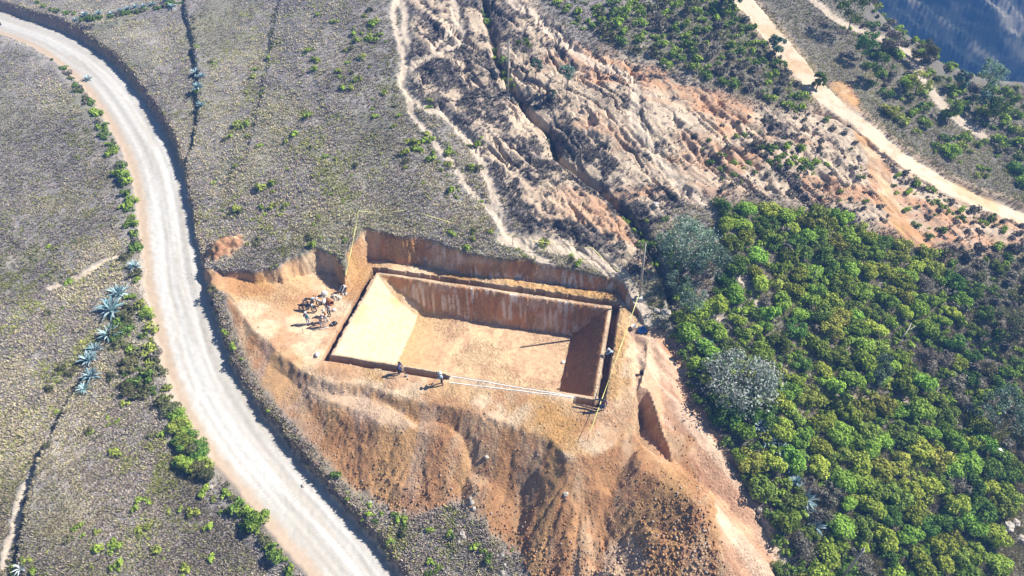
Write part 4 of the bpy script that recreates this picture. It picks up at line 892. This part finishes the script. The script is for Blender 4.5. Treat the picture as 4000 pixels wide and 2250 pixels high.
ribbon('yellow barrier tape stretched across the trench corner to the front stake', [p2 - Vector((.1, .3, .1)), s5], .25, .032)
# two limed strings on the front edge of the bench
def strip(label, a, b, wd=.028):
    a = ground(*a); b = ground(*b); n = 40; V = []; F = []; d = (b - a); sd = Vector((-d.y, d.x, 0)).normalized() * wd
    for i in range(n + 1):
        p = a.lerp(b, i / n); p += sd * .6 * math.sin(i * 1.7) * .3
        for q in (p - sd, p + sd):
            z = float(height(q.x, q.y)); V += [(q.x, q.y, z + .05), (q.x, q.y, z - .04)]
        if i:
            k = len(V); o, c = k - 8, k - 4
            F += [(o, c, c + 2, o + 2), (o, o + 1, c + 1, c), (o + 2, c + 2, c + 3, o + 3)]
    me = bpy.data.meshes.new('lime_line'); me.from_pydata(V, [], F); me.materials.append(LIME); ob = bpy.data.objects.new('lime_line', me); C.objects.link(ob); tag(ob, label, 'marking line', 'lime lines'); return ob
strip('white lime line nearest the pit along the undug front side', (1748, 1478), (2250, 1561)); strip('white lime line farther from the pit along the undug front side', (1752, 1494), (2246, 1577))
# ladder against the far wall of the pit
def ladder():
    b = G1(1852, 1250); dx, dy, dz = ray(1866, 1166); t = (PY - .45 - CAM[1]) / dy; top = Vector((CAM[0] + t * dx, CAM[1] + t * dy, CAM_H + t * dz)); b.z = float(height(b.x, b.y))
    ax = top - b; T = thing('ladder', 'wooden ladder leaning on the far wall of the pit', 'ladder', b); sd = Vector((.24, -.02, 0))
    for s_ in (-1, 1): MB().tube([sd * s_ - ax * .01, sd * s_ + ax * .5, sd * s_ + ax], .035, 6).obj('rail', WOOD, T, True)
    for k in range(9): c = ax * (.08 + .1 * k); MB().tube([c - sd * 1.1, c + sd * 1.1], .02, 6).obj('rung', WOOD, T, True)
ladder()
# ------------------------------------------------------------------ people
SKIN = plain('skin', (.33, .18, .11), .6); HAIR = plain('hair', (.02, .016, .014), .6)
def skinned(name, verts, edges, rad, mat, parent, root=0, sub=1):
    me = bpy.data.meshes.new(name); me.from_pydata([tuple(v) for v in verts], edges, []); me.materials.append(mat); o = bpy.data.objects.new(name, me); C.objects.link(o); o.parent = parent
    m = o.modifiers.new('skin', 'SKIN'); m.use_smooth_shade = True
    for i, v in enumerate(me.skin_vertices[0].data): q = rad[i]; v.radius = (q, q) if not hasattr(q, '__len__') else q; v.use_root = (i == root)
    s_ = o.modifiers.new('smooth', 'SUBSURF'); s_.levels = sub; s_.render_levels = sub; return o
def person(label, foot, face, shirt, trousers, hat=None, lean=0.0, arms=((.30, .05, .85), (-.30, .05, .85)), step=.0, crouch=0.0, H=1.68, sink=0.0, hatkind='cap'):
    """arms: hand positions (right, left) about the feet when the trunk is upright; lean bends at the hips; face: heading from +Y"""
    k = H / 1.68; b = ground(*foot); b.z -= sink; T = thing('person', label, 'person', b, face)
    hipz = .90 * (1 - .55 * crouch); hy = -.28 * crouch - .18 * math.sin(lean); c, s_ = math.cos(lean), math.sin(lean)
    def up(x, y, z): z -= .90; return Vector((x, y * c + z * s_ + hy, z * c - y * s_ + hipz)) * k
    pel = up(0, 0, .92); bel = up(0, .01, 1.08); chest = up(0, .0, 1.27); neck = up(0, -.01, 1.44); chin = up(0, .02, 1.52); head = up(0, .025, 1.58); crown = up(0, 0, 1.645); nose = up(0, .125, 1.57)
    V = [pel, bel, chest, neck, chin, head, crown, nose]; E = [(0, 1), (1, 2), (2, 3), (3, 4), (4, 5), (5, 6), (5, 7)]; R = [(.155, .115), (.145, .105), (.17, .11), .055, .07, .092, .06, .015]; R = [tuple(q * k for q in r) if isinstance(r, tuple) else r * k for r in R]
    SV, SE, SR = [pel + Vector((0, 0, .0)), bel, chest, up(0, 0, 1.39)], [(0, 1), (1, 2), (2, 3)], [(.165 * k, .125 * k), (.16 * k, .12 * k), (.185 * k, .125 * k), .08 * k]; TV, TE, TR = [up(0, 0, .98), pel], [(0, 1)], [(.165 * k, .122 * k), (.168 * k, .128 * k)]
    for sgn, hand in zip((1, -1), arms):
        sh = up(.185 * sgn, 0, 1.36); hd = Vector(hand) * k
        if lean > .2: hd = Vector((hand[0], hand[1], hand[2])) * k
        mid = (sh + hd) / 2; gap = max(0.0, .29 ** 2 * k * k - (hd - sh).length_squared / 4); el = mid + Vector((.6 * sgn, -.6, -.3)).normalized() * math.sqrt(gap) * .9
        n = len(V); V += [sh, el, hd]; E += [(2, n), (n, n + 1), (n + 1, n + 2)]; R += [.062 * k, .045 * k, .03 * k]; d = (hd - el).normalized(); palm = hd + d * .055 * k; V.append(palm); E.append((n + 2, n + 3)); R.append((.036 * k, .018 * k))
        side = d.cross(Vector((0, 1, .2))).normalized(); curl = Vector((0, 0, -1)) * .25
        for f, (off, ln) in enumerate(((-.028, .062), (-.010, .074), (.009, .07), (.026, .054))):
            q = len(V); V += [palm + side * off * k + d * .035 * k, palm + side * off * k * 1.1 + (d * .035 + (d + curl).normalized() * ln) * k]; E += [(n + 3, q), (q, q + 1)]; R += [.010 * k, .008 * k]
        q = len(V); V += [palm + side * -.04 * k, palm + (side * -.062 + d * .045) * k]; E += [(n + 3, q), (q, q + 1)]; R += [.011 * k, .009 * k]
        m = len(SV); SV += [sh, el, hd - d * .02]; SE += [(2, m), (m, m + 1), (m + 1, m + 2)]; SR += [.08 * k, .06 * k, .048 * k]
        hp = Vector((.095 * sgn * k, pel.y, hipz * k - .04 * k)); an = Vector((.11 * sgn + .0, step * sgn, .09)) * k; kn = (hp + an) / 2 + Vector((.03 * sgn, .06 + .36 * crouch, .0)) * k; toe = an + Vector((.02 * sgn, .15, -.06)) * k; heel = an + Vector((0, -.03, -.05)) * k
        n = len(V); V += [hp, kn, an, toe]; E += [(0, n), (n, n + 1), (n + 1, n + 2), (n + 2, n + 3)]; R += [.085 * k, .055 * k, .04 * k, .03 * k]
        m = len(TV); TV += [hp, kn, an + Vector((0, 0, .02))]; TE += [(1, m), (m, m + 1), (m + 1, m + 2)]; TR += [.10 * k, .075 * k, .065 * k]
        skinned('shoe', [heel, an + Vector((0, .05, -.045)) * k, toe + Vector((0, .01, .0))], [(0, 1), (1, 2)], [.042 * k, .048 * k, .036 * k], HAIR, T)
        MB().blob(up(.032 * sgn, .105, 1.60), .013 * k, 6, 4).obj('eye', HAIR, T); MB().blob(up(.092 * sgn, .0, 1.58), (.015, .028, .036), 6, 5).obj('ear', SKIN, T, True)
    skinned('body', V, E, R, SKIN, T); skinned('shirt', SV, SE, SR, shirt, T); skinned('trousers', TV, TE, TR, trousers, T, 1)
    rot = Matrix.Rotation(-lean, 3, 'X'); hc = up(0, .0, 1.62)
    MB().blob(up(0, -.02, 1.60), (.103 * k, .112 * k, .105 * k), 12, 8, rot=rot).obj('hair', HAIR, T, True)
    if hat:
        m = MB(); m.blob(hc + Vector((0, 0, .025)) * k, (.115 * k, .125 * k, .105 * k), 14, 8, rot=rot)
        m.blob(up(0, .02 if hatkind == 'brim' else .11, 1.635), ((.20, .21, .016) if hatkind == 'brim' else (.085, .10, .014)), 16, 5, rot=rot); m.obj('hat', hat, T, True)
    return T
def cloth(n, c): return plain(n, c, .9)
TEAL = cloth('teal_jacket', (.015, .20, .30)); GREYC = cloth('grey_cloth', (.42, .41, .42)); CREAM = cloth('cream_cloth', (.70, .62, .47)); TAN = cloth('tan_cloth', (.48, .27, .12)); DARKT = cloth('dark_trousers', (.035, .038, .05)); JEAN = cloth('blue_jeans', (.10, .17, .30)); PALET = cloth('pale_trousers', (.46, .48, .52))
NAVY = cloth('navy_check', (.045, .075, .20)); SKY = cloth('pale_blue_shirt', (.36, .52, .66)); DKSHIRT = cloth('dark_blue_shirt', (.03, .045, .10)); PINK = cloth('pink_cap', (.62, .45, .46))
def toward(a, b): a = G1(*a); b = G1(*b); return math.atan2(-(b.x - a.x), b.y - a.y)
person('person in a teal jacket and white cap, standing apart with back turned', (1204, 1268), toward((1204, 1268), (1245, 1225)), TEAL, PALET, WHITE)
person('stooping person in pale clothes and a pinkish cap beside the tripod', (1259, 1278), toward((1259, 1278), (1290, 1262)), GREYC, PALET, PINK, lean=.45, arms=((.18, .55, .85), (-.18, .5, .8)), step=.12)
person('person in a wide cream hat and tan shirt in the middle of the group', (1277, 1256), toward((1277, 1256), (1245, 1275)), TAN, DARKT, CREAM, lean=.15, arms=((.2, .3, 1.0), (-.2, .3, 1.0)), hatkind='brim')
person('bareheaded person in a light grey shirt and dark trousers behind the cream hat', (1288, 1234), toward((1288, 1234), (1262, 1262)), GREYC, DARKT, None, lean=.1, arms=((.3, .05, .85), (-.18, .28, 1.05)))
person('person in a white shirt crouching at the rubble in the bay mouth', (1345, 1142), toward((1345, 1142), (1318, 1158)), WHITE, DARKT, None, lean=.5, crouch=.75, arms=((.15, .45, .3), (-.15, .4, .3)))
diggers = [person('digger in a dark cap and navy checked shirt standing in the front trench', (1562, 1459), toward((1562, 1459), (1590, 1468)), NAVY, DARKT, DKSHIRT, lean=.2, arms=((.2, .42, .95), (-.12, .36, 1.05)), hatkind='cap', sink=.1),
    person('digger in a white hat and white-blue shirt at the end of the front trench', (1728, 1502), toward((1728, 1502), (1690, 1500)), SKY, DARKT, WHITE, lean=.2, arms=((.2, .42, .9), (-.15, .4, 1.05)), hatkind='brim', step=.1),
    person('digger in a pale blue shirt and white cap stooping over the side trench', (2386, 1402), toward((2386, 1402), (2340, 1398)), SKY, DARKT, WHITE, lean=.75, arms=((.15, .6, .75), (-.12, .65, .9)), step=.12)]
person('person in a dark blue shirt and jeans pointing an arm across the trench corner', (2353, 1602), toward((2353, 1602), (2345, 1640)), DKSHIRT, JEAN, None, arms=((.75, .08, 1.32), (-.28, .1, .88)), step=.06)
def tool(label, a, b, name='shovel', blade=True, grp='digging tools'):
    T = thing(name, label, name, a, 0, grp); d = Vector(b) - Vector(a); MB().tube([d * .18, d], .018, 6).obj('handle', WOOD, T, True)
    u = d.normalized(); sd = u.cross(Vector((0, 0, 1))).normalized(); nn = sd.cross(u)
    if blade:
        V = []
        for h_ in (.01, -.01): V += [Vector(nn) * h_ + p for p in (sd * .0 - u * .06, sd * .10 + u * .05, sd * .11 + d * .2, sd * -.11 + d * .2, sd * -.10 + u * .05)]
        m = MB(); m.add(V, [(0, 1, 2, 3, 4), (9, 8, 7, 6, 5)] + [(i, (i + 1) % 5, 5 + (i + 1) % 5, 5 + i) for i in range(5)]); m.obj('blade', STEEL, T)
    else: MB().tube([sd * -.3 + u * .05, u * .0, sd * .3 + u * .05], [.012, .03, .012], 6).obj('pick_head', STEEL, T, True)
for T, hands, lb, bl in zip(diggers, (((.2, .42, .95), (-.12, .36, 1.05)), ((.2, .42, .9), (-.15, .4, 1.05)), ((.15, .6, .75), (-.12, .65, .9))), ('shovel in the hands of the navy-shirted digger', 'shovel held by the digger in the white hat', 'pick in the hands of the stooping digger at the side trench'), (1, 1, 0)):
    R_ = Matrix.Rotation(T.rotation_euler.z, 3, 'Z'); a = R_ @ Vector((.05, .85, .0)) + T.location; hh = (R_ @ ((Vector(hands[0]) + Vector(hands[1])) / 2)) + T.location; a.z = float(height(a.x, a.y)) + .02; tool(lb, a, a + (hh - a) * 1.25, 'shovel' if bl else 'pick', bl)
# survey tripod and staff beside the group
def tripod():
    b = ground(1283, 1277); T = thing('tripod', 'white survey tripod standing beside the stooping person', 'tripod', b, .4)
    for k in range(3): a = k * 2.094; MB().tube([(.5 * math.cos(a), .5 * math.sin(a), -.02), (.06 * math.cos(a), .06 * math.sin(a), 1.3)], [.022, .03], 6).obj('leg', WHITE, T, True)
    m = MB(); m.lathe((0, 0, 1.28), [(.0, 0), (.1, 0), (.1, .04), (0, .04)], 12); m.box((0, 0, 1.42), (.14, .16, .2)); m.tube([(0, -.12, 1.43), (0, .12, 1.43)], .045, 8); m.obj('level', CREAM, T)
tripod()
a = ground(1222, 1292); b_ = ground(1285, 1280); o = MB().tube([(0, 0, .05), (b_ - a) * .5 + Vector((0, 0, .05)), b_ - a + Vector((0, 0, .05))], .025, 6).obj('survey_staff', WHITE, None, True, a); tag(o, 'thin white survey staff lying on the soil behind the group', 'staff')
# ------------------------------------------------------------------ two motorcycles
BIKEB = plain('dark_paint', (.02, .025, .06), .35); BIKEW = plain('pale_paint', (.62, .63, .66), .4); ENG = plain('engine_metal', (.2, .2, .2), .4, .5); LAMP = plain('lamp_glass', (.7, .7, .68), .15)
def motorcycle(label, rear, front, paint, lean=.16):
    a = ground(*rear); b = ground(*front); d = b - a; rz = math.atan2(-d.x, d.y); mid = (a + b) / 2; mid.z = float(height(mid.x, mid.y)); T = thing('motorcycle', label, 'motorcycle', mid, rz, 'parked motorcycles'); T.rotation_euler = (0, -lean, rz)
    for y, nm in ((-.66, 'rear'), (.70, 'front')):
        w_ = MB().ring((0, y, .32), .26, .055, (1, 0, 0), 28, 8).obj('wheel', RUBBER, T, True)
        m = MB(); m.ring((0, y, .32), .20, .018, (1, 0, 0), 24, 6); m.tube([(-.06, y, .32), (.06, y, .32)], .05, 10)
        for k in range(10): g = k * .628; m.tube([(0, y, .32), (0, y + .2 * math.cos(g), .32 + .2 * math.sin(g))], .006, 4, False)
        m.obj('rim', CHROME, w_, True)
    MB().tube([(0, -.62, .36), (0, -.25, .42), (0, .1, .36), (0, .42, .62), (0, .50, .92)], [.03, .035, .04, .035, .035], 8).tube([(0, -.55, .72), (0, -.1, .68), (0, .46, .86)], .028, 8).obj('frame', BIKEB, T, True)
    MB().box((0, .02, .42), (.26, .34, .28), taper=.8).lathe((0, .1, .50), [(.11, 0), (.12, .05), (.10, .10), (.12, .13), (.09, .2)], 10).obj('engine', ENG, T)
    MB().blob((0, .20, .86), (.15, .27, .13), 14, 8).obj('fuel_tank', paint, T, True); MB().box((0, -.30, .80), (.24, .62, .10), taper=.8).blob((0, -.5, .82), (.12, .18, .07), 10, 6).obj('seat', BLACK, T, True)
    for s_ in (-.09, .09): MB().tube([(s_, .70, .32), (s_, .52, 1.0)], .028, 8).obj('fork', CHROME, T, True)
    MB().tube([(-.38, .36, 1.08), (-.16, .46, 1.06), (0, .5, 1.02), (.16, .46, 1.06), (.38, .36, 1.08)], .017, 6).obj('handlebar', BLACK, T, True)
    MB().blob((0, .60, .94), (.09, .08, .09), 12, 8).obj('headlight', LAMP, T, True)
    for y, z in ((.74, .64), (-.72, .66)): MB().tube([(0, y - .25, z - .03), (0, y, z + .03), (0, y + .2, z - .05)], [.05, .07, .04], 8).obj('mudguard', paint, T, True)
    MB().tube([(.13, .12, .30), (.15, -.3, .30), (.15, -.75, .42)], [.03, .035, .05], 8).obj('exhaust', CHROME, T, True)
    MB().tube([(-.1, .0, .3), (-.34, -.05, -.02)], .014, 6).obj('side_stand', STEEL, T)
motorcycle('dark blue motorcycle parked nearer the people', (1181, 1212), (1223, 1221), BIKEB); motorcycle('motorcycle with pale front mudguard and tank parked behind the dark blue one', (1197, 1192), (1243, 1196), BIKEW)
# ------------------------------------------------------------------ rubble, sacks, oddments
ROCKM = plain('pale_rock', (.46, .41, .35), .95); CLODM = plain('soil_clod', (.40, .22, .12), 1.0)
def rock_mesh(seed, n=9, m=6, name='stone', mat=None):
    random.seed(seed); b = MB(); b.blob((0, 0, .25), (1, .8 + .3 * random.random(), .65), n, m, .55); me = bpy.data.meshes.new(name); me.from_pydata(b.v, [], b.f); me.materials.append(mat or ROCKM); return me
ROCKS = [rock_mesh(k) for k in range(5)]; CLODS = [rock_mesh(20 + k, name='clod', mat=CLODM) for k in range(3)]
for x, y, r, lb in [(1806, 2082, .32, 'largest pale boulder on the grey grass in front of the heaps'), (1812, 2098, .22, 'boulder touching the largest pale one'), (1792, 2118, .18, 'stone of the small cluster below the pale boulders'), (1806, 2124, .15, 'round stone closing the small cluster below the pale boulders'), (1818, 2112, .14, 'stone between the boulders and the small cluster'), (1788, 2050, .14, 'stone alone above the pale boulders'),
    (1842, 1962, .24, 'rock at the toe of the middle heap'), (1852, 1984, .2, 'second rock at the toe of the middle heap'), (1838, 1945, .16, 'dark rock at the foot of the middle heap, uphill of its neighbours'), (1443, 1963, .22, 'pale rock in green weeds at the foot of the first heap'), (1962, 2168, .2, 'pale rock between grey grass and the long heap'), (1962, 2238, .24, 'pale rock at the lower tip of the grey grass'),
    (1972, 2205, .16, 'small rock between the two pale ones at the lower tip'), (2968, 1992, .3, 'white stone lying in green plants beyond the ramp'), (822, 2300, .2, 'stone on the road edge'), (1185, 1895, .18, 'stone in the roadside ditch'), (825, 1903, .2, 'white stone at the field-side verge'), (1000, 2140, .15, 'white chip in the grass near the verge'), (565, 1062, .14, 'small white stone beside the verge agave'),
    (3935, 2055, .5, 'pale boulder in the stream bed'), (3962, 2040, .4, 'white boulder upstream in the stream bed'), (3915, 2075, .35, 'boulder at the near bank of the stream bed'), (3990, 2110, .45, 'boulder at the outer bank of the stream bed'), (3905, 1765, .3, 'pale rock near the dark-branched tree'), (2210, 1930, .22, 'lone lump on the long cone of soil'), (1900, 1785, .2, 'pale lump in the middle of the brown slope'),
    (2560, 800, .4, 'grey boulder by the ravine mouth'), (2600, 1225, .5, 'pale rock hump beside the white bucket'), (2565, 1215, .3, 'rock between the pole footing and the pale hump')]:
    p = ground(x, y); place(ROCKS[int(x) % 5], 'stone', (p.x, p.y, p.z - r * .15), x * .37, r, lb, 'stone', 'stones')
for k, (x, y, r) in enumerate([(1262, 1152, .2), (1280, 1166, .22), (1300, 1158, .24), (1318, 1156, .25), (1328, 1166, .2), (1310, 1170, .16), (1338, 1150, .2), (1352, 1148, .2), (1295, 1176, .15), (1268, 1165, .16), (1258, 1160, .15), (1334, 1160, .14)]):
    p = ground(x, y); place(ROCKS[k % 5], 'rubble_stone', (p.x, p.y, p.z - .03), k, r, 'grey stone in the rubble heaped at the bay mouth', 'stone', 'rubble stones at the bay mouth')
def sack(label, px_, r, mat, name='sack', rz=0.3, h=.3, grp='sacks'):
    b = ground(*px_); m = MB(); random.seed(int(px_[0])); m.blob((0, 0, h * .8), (r, r * .75, h), 12, 8, .22); m.blob((r * .8, 0, h * .9), (r * .28, r * .3, h * .45), 8, 6, .3); o = m.obj(name, mat, None, True, b); o.rotation_euler = (0, 0, rz); tag(o, label, name.replace('_', ' '), grp)
sack('upright white sack in the rubble, nearest the bay wall', (1269, 1155), .32, WHITE, h=.38); sack('white sack lying beside the rusty drum', (1268, 1184), .3, WHITE, rz=1.2); sack('small white sack on the open soil by the side trench', (1306, 1213), .2, WHITE, h=.14); sack('torn white sack on the dark clods at the heap edge', (1240, 1388), .28, WHITE, rz=2, h=.15); sack('white rag on the pit floor at the foot of the shaded slope', (2200, 1416), .22, WHITE, 'rag', 1, .09, None)
sack('black work bag on the soil beside the group', (1306, 1268), .34, BLACK, 'bag', .4, .2, None); sack('crumpled blue plastic sheet beside the white bucket', (2512, 1290), .6, BLUE, 'plastic_sheet', .8, .1, None); sack('white rubbish bag near the stream-side rocks', (3898, 1768), .4, WHITE, 'rubbish_bag', .8, .25, None)
b = ground(1288, 1186); m = MB(); m.lathe((0, 0, 0), [(.0, -.42), (.26, -.42), (.28, -.40), (.27, -.15), (.285, -.13), (.27, -.11), (.27, .12), (.285, .14), (.27, .16), (.28, .40), (.26, .42), (.24, .40), (.24, -.3), (0, -.3)], 20); o = m.obj('drum', RUST, None, True, b + Vector((0, 0, .26))); o.rotation_euler = (0, 1.5, -.5); tag(o, 'rusty drum lying on its side in the rubble', 'drum')
a = ground(1306, 1160); d = ground(1336, 1172); o = MB().box((0, 0, 0), ((d - a).length, .14, .05)).obj('plank', CREAM, None, False, (a + d) / 2 + Vector((0, 0, .3))); o.rotation_euler = (0, .08, math.atan2(d.y - a.y, d.x - a.x)); tag(o, 'pale plank lying across the rubble stones', 'plank')
def bucket(label, px_, mat, r=.18, h=.34):
    b = ground(*px_); T = thing('bucket', label, 'bucket', b); MB().lathe((0, 0, 0), [(0, 0), (r * .8, 0), (r, h), (r * 1.06, h), (r * 1.06, h - .03), (r * .97, h - .03), (r * .76, .02), (0, .02)], 18).obj('pail', mat, T, True)
    MB().tube([(r * math.cos(t), 0, h + r * .9 * math.sin(t) * .4) for t in np.linspace(0, math.pi, 9)], .008, 5).obj('handle', STEEL, T)
bucket('white bucket on the bare ground near the side trench', (2475, 1283), WHITE, .26, .36); bucket('black bucket alone on the pale ramp', (2505, 1460), BLACK)
a = ground(2245, 1582); d = ground(2340, 1604); o = MB().box((0, 0, 0), ((d - a).length * .9, .16, .08)).obj('beam', DARKWOOD, None, False, (a + d) / 2 + Vector((0, -.1, .25))); o.rotation_euler = (0, .05, math.atan2(d.y - a.y, d.x - a.x)); tag(o, 'dark beam beside the short trench at the pointing person', 'beam')
a = ground(3515, 1335); d = ground(3545, 1290); o = MB().tube([(0, 0, .7), (d - a) * .6 + Vector((.1, 0, .9)), d - a + Vector((0, 0, 1.1))], [.09, .06, .02], 6).tube([(d - a) * .4 + Vector((0, 0, .8)), (d - a) * .8 + Vector((.6, 0, 1.1))], [.05, .015], 5).obj('fallen_branch', ROCKM, None, True, a); tag(o, 'bleached fallen branch lying on the thicket', 'branch')
def clods():
    """loose lumps over the tipped soil, more and bigger towards its foot"""
    n = 60000; px_ = 850 + 2150 * rng.random(n); py_ = 1050 + 1200 * rng.random(n); q = G(px_, py_); x, y = q[:, 0], q[:, 1]
    fill = mask('fill', x, y); soil = mask('soil', x, y); pit = mask('pit', x, y); bd = mask('bench_d', x, y)
    w_ = (.12 * soil + .75 * fill * sm(1.5, 9, bd)) * (1 - .35 * pit) + .05 * (soil < .3) * (bd < 14) * (fill < .5) * (mask('road', x, y) < .1)
    k = rng.random(n) < w_; x = x[k]; y = y[k]; fill = fill[k]; bd = bd[k]; n = len(x); z = height(x, y); pit = pit[k]
    r = (.022 + .085 * rng.random(n) ** 6 * (1 - .5 * pit)) * (1 + 1.0 * fill * sm(4, 10, bd)); soil = soil[k]
    base = np.array([(0, 0, 1), (.9, .1, .25), (.2, .95, .2), (-.85, .3, .25), (-.4, -.8, .2), (.5, -.8, .3), (0, 0, -.5)]); f = np.array([(0, 1, 2), (0, 2, 3), (0, 3, 4), (0, 4, 5), (0, 5, 1), (6, 2, 1), (6, 3, 2), (6, 4, 3), (6, 5, 4), (6, 1, 5)])
    V = base[None] * (.7 + .6 * rng.random((n, 7, 1))); a = rng.random(n) * 6.28; ca, sa = np.cos(a)[:, None], np.sin(a)[:, None]
    V = np.stack([V[..., 0] * ca - V[..., 1] * sa, V[..., 0] * sa + V[..., 1] * ca, V[..., 2] * .75], -1) * r[:, None, None] + np.stack([x, y, z + r * .2], -1)[:, None, :]
    F = (f[None] + 7 * np.arange(n)[:, None, None]).reshape(-1, 3)
    i = np.clip(np.searchsorted(GX, x), 0, NX - 1); j = np.clip(np.searchsorted(GY, y), 0, NY - 1); c = COL[i, j] * (.75 + .55 * rng.random(n))[:, None]; c = np.where((rng.random(n) < .12)[:, None], (.50, .40, .32), c)
    o = place(fmesh('soil_clods', V.reshape(-1, 3), F, np.repeat(c, 7, 0), (GRASS,)), 'soil_clods', (0, 0, 0)); tag(o, 'loose clods and stones on the tipped soil', 'clods', None, 'stuff')
clods()
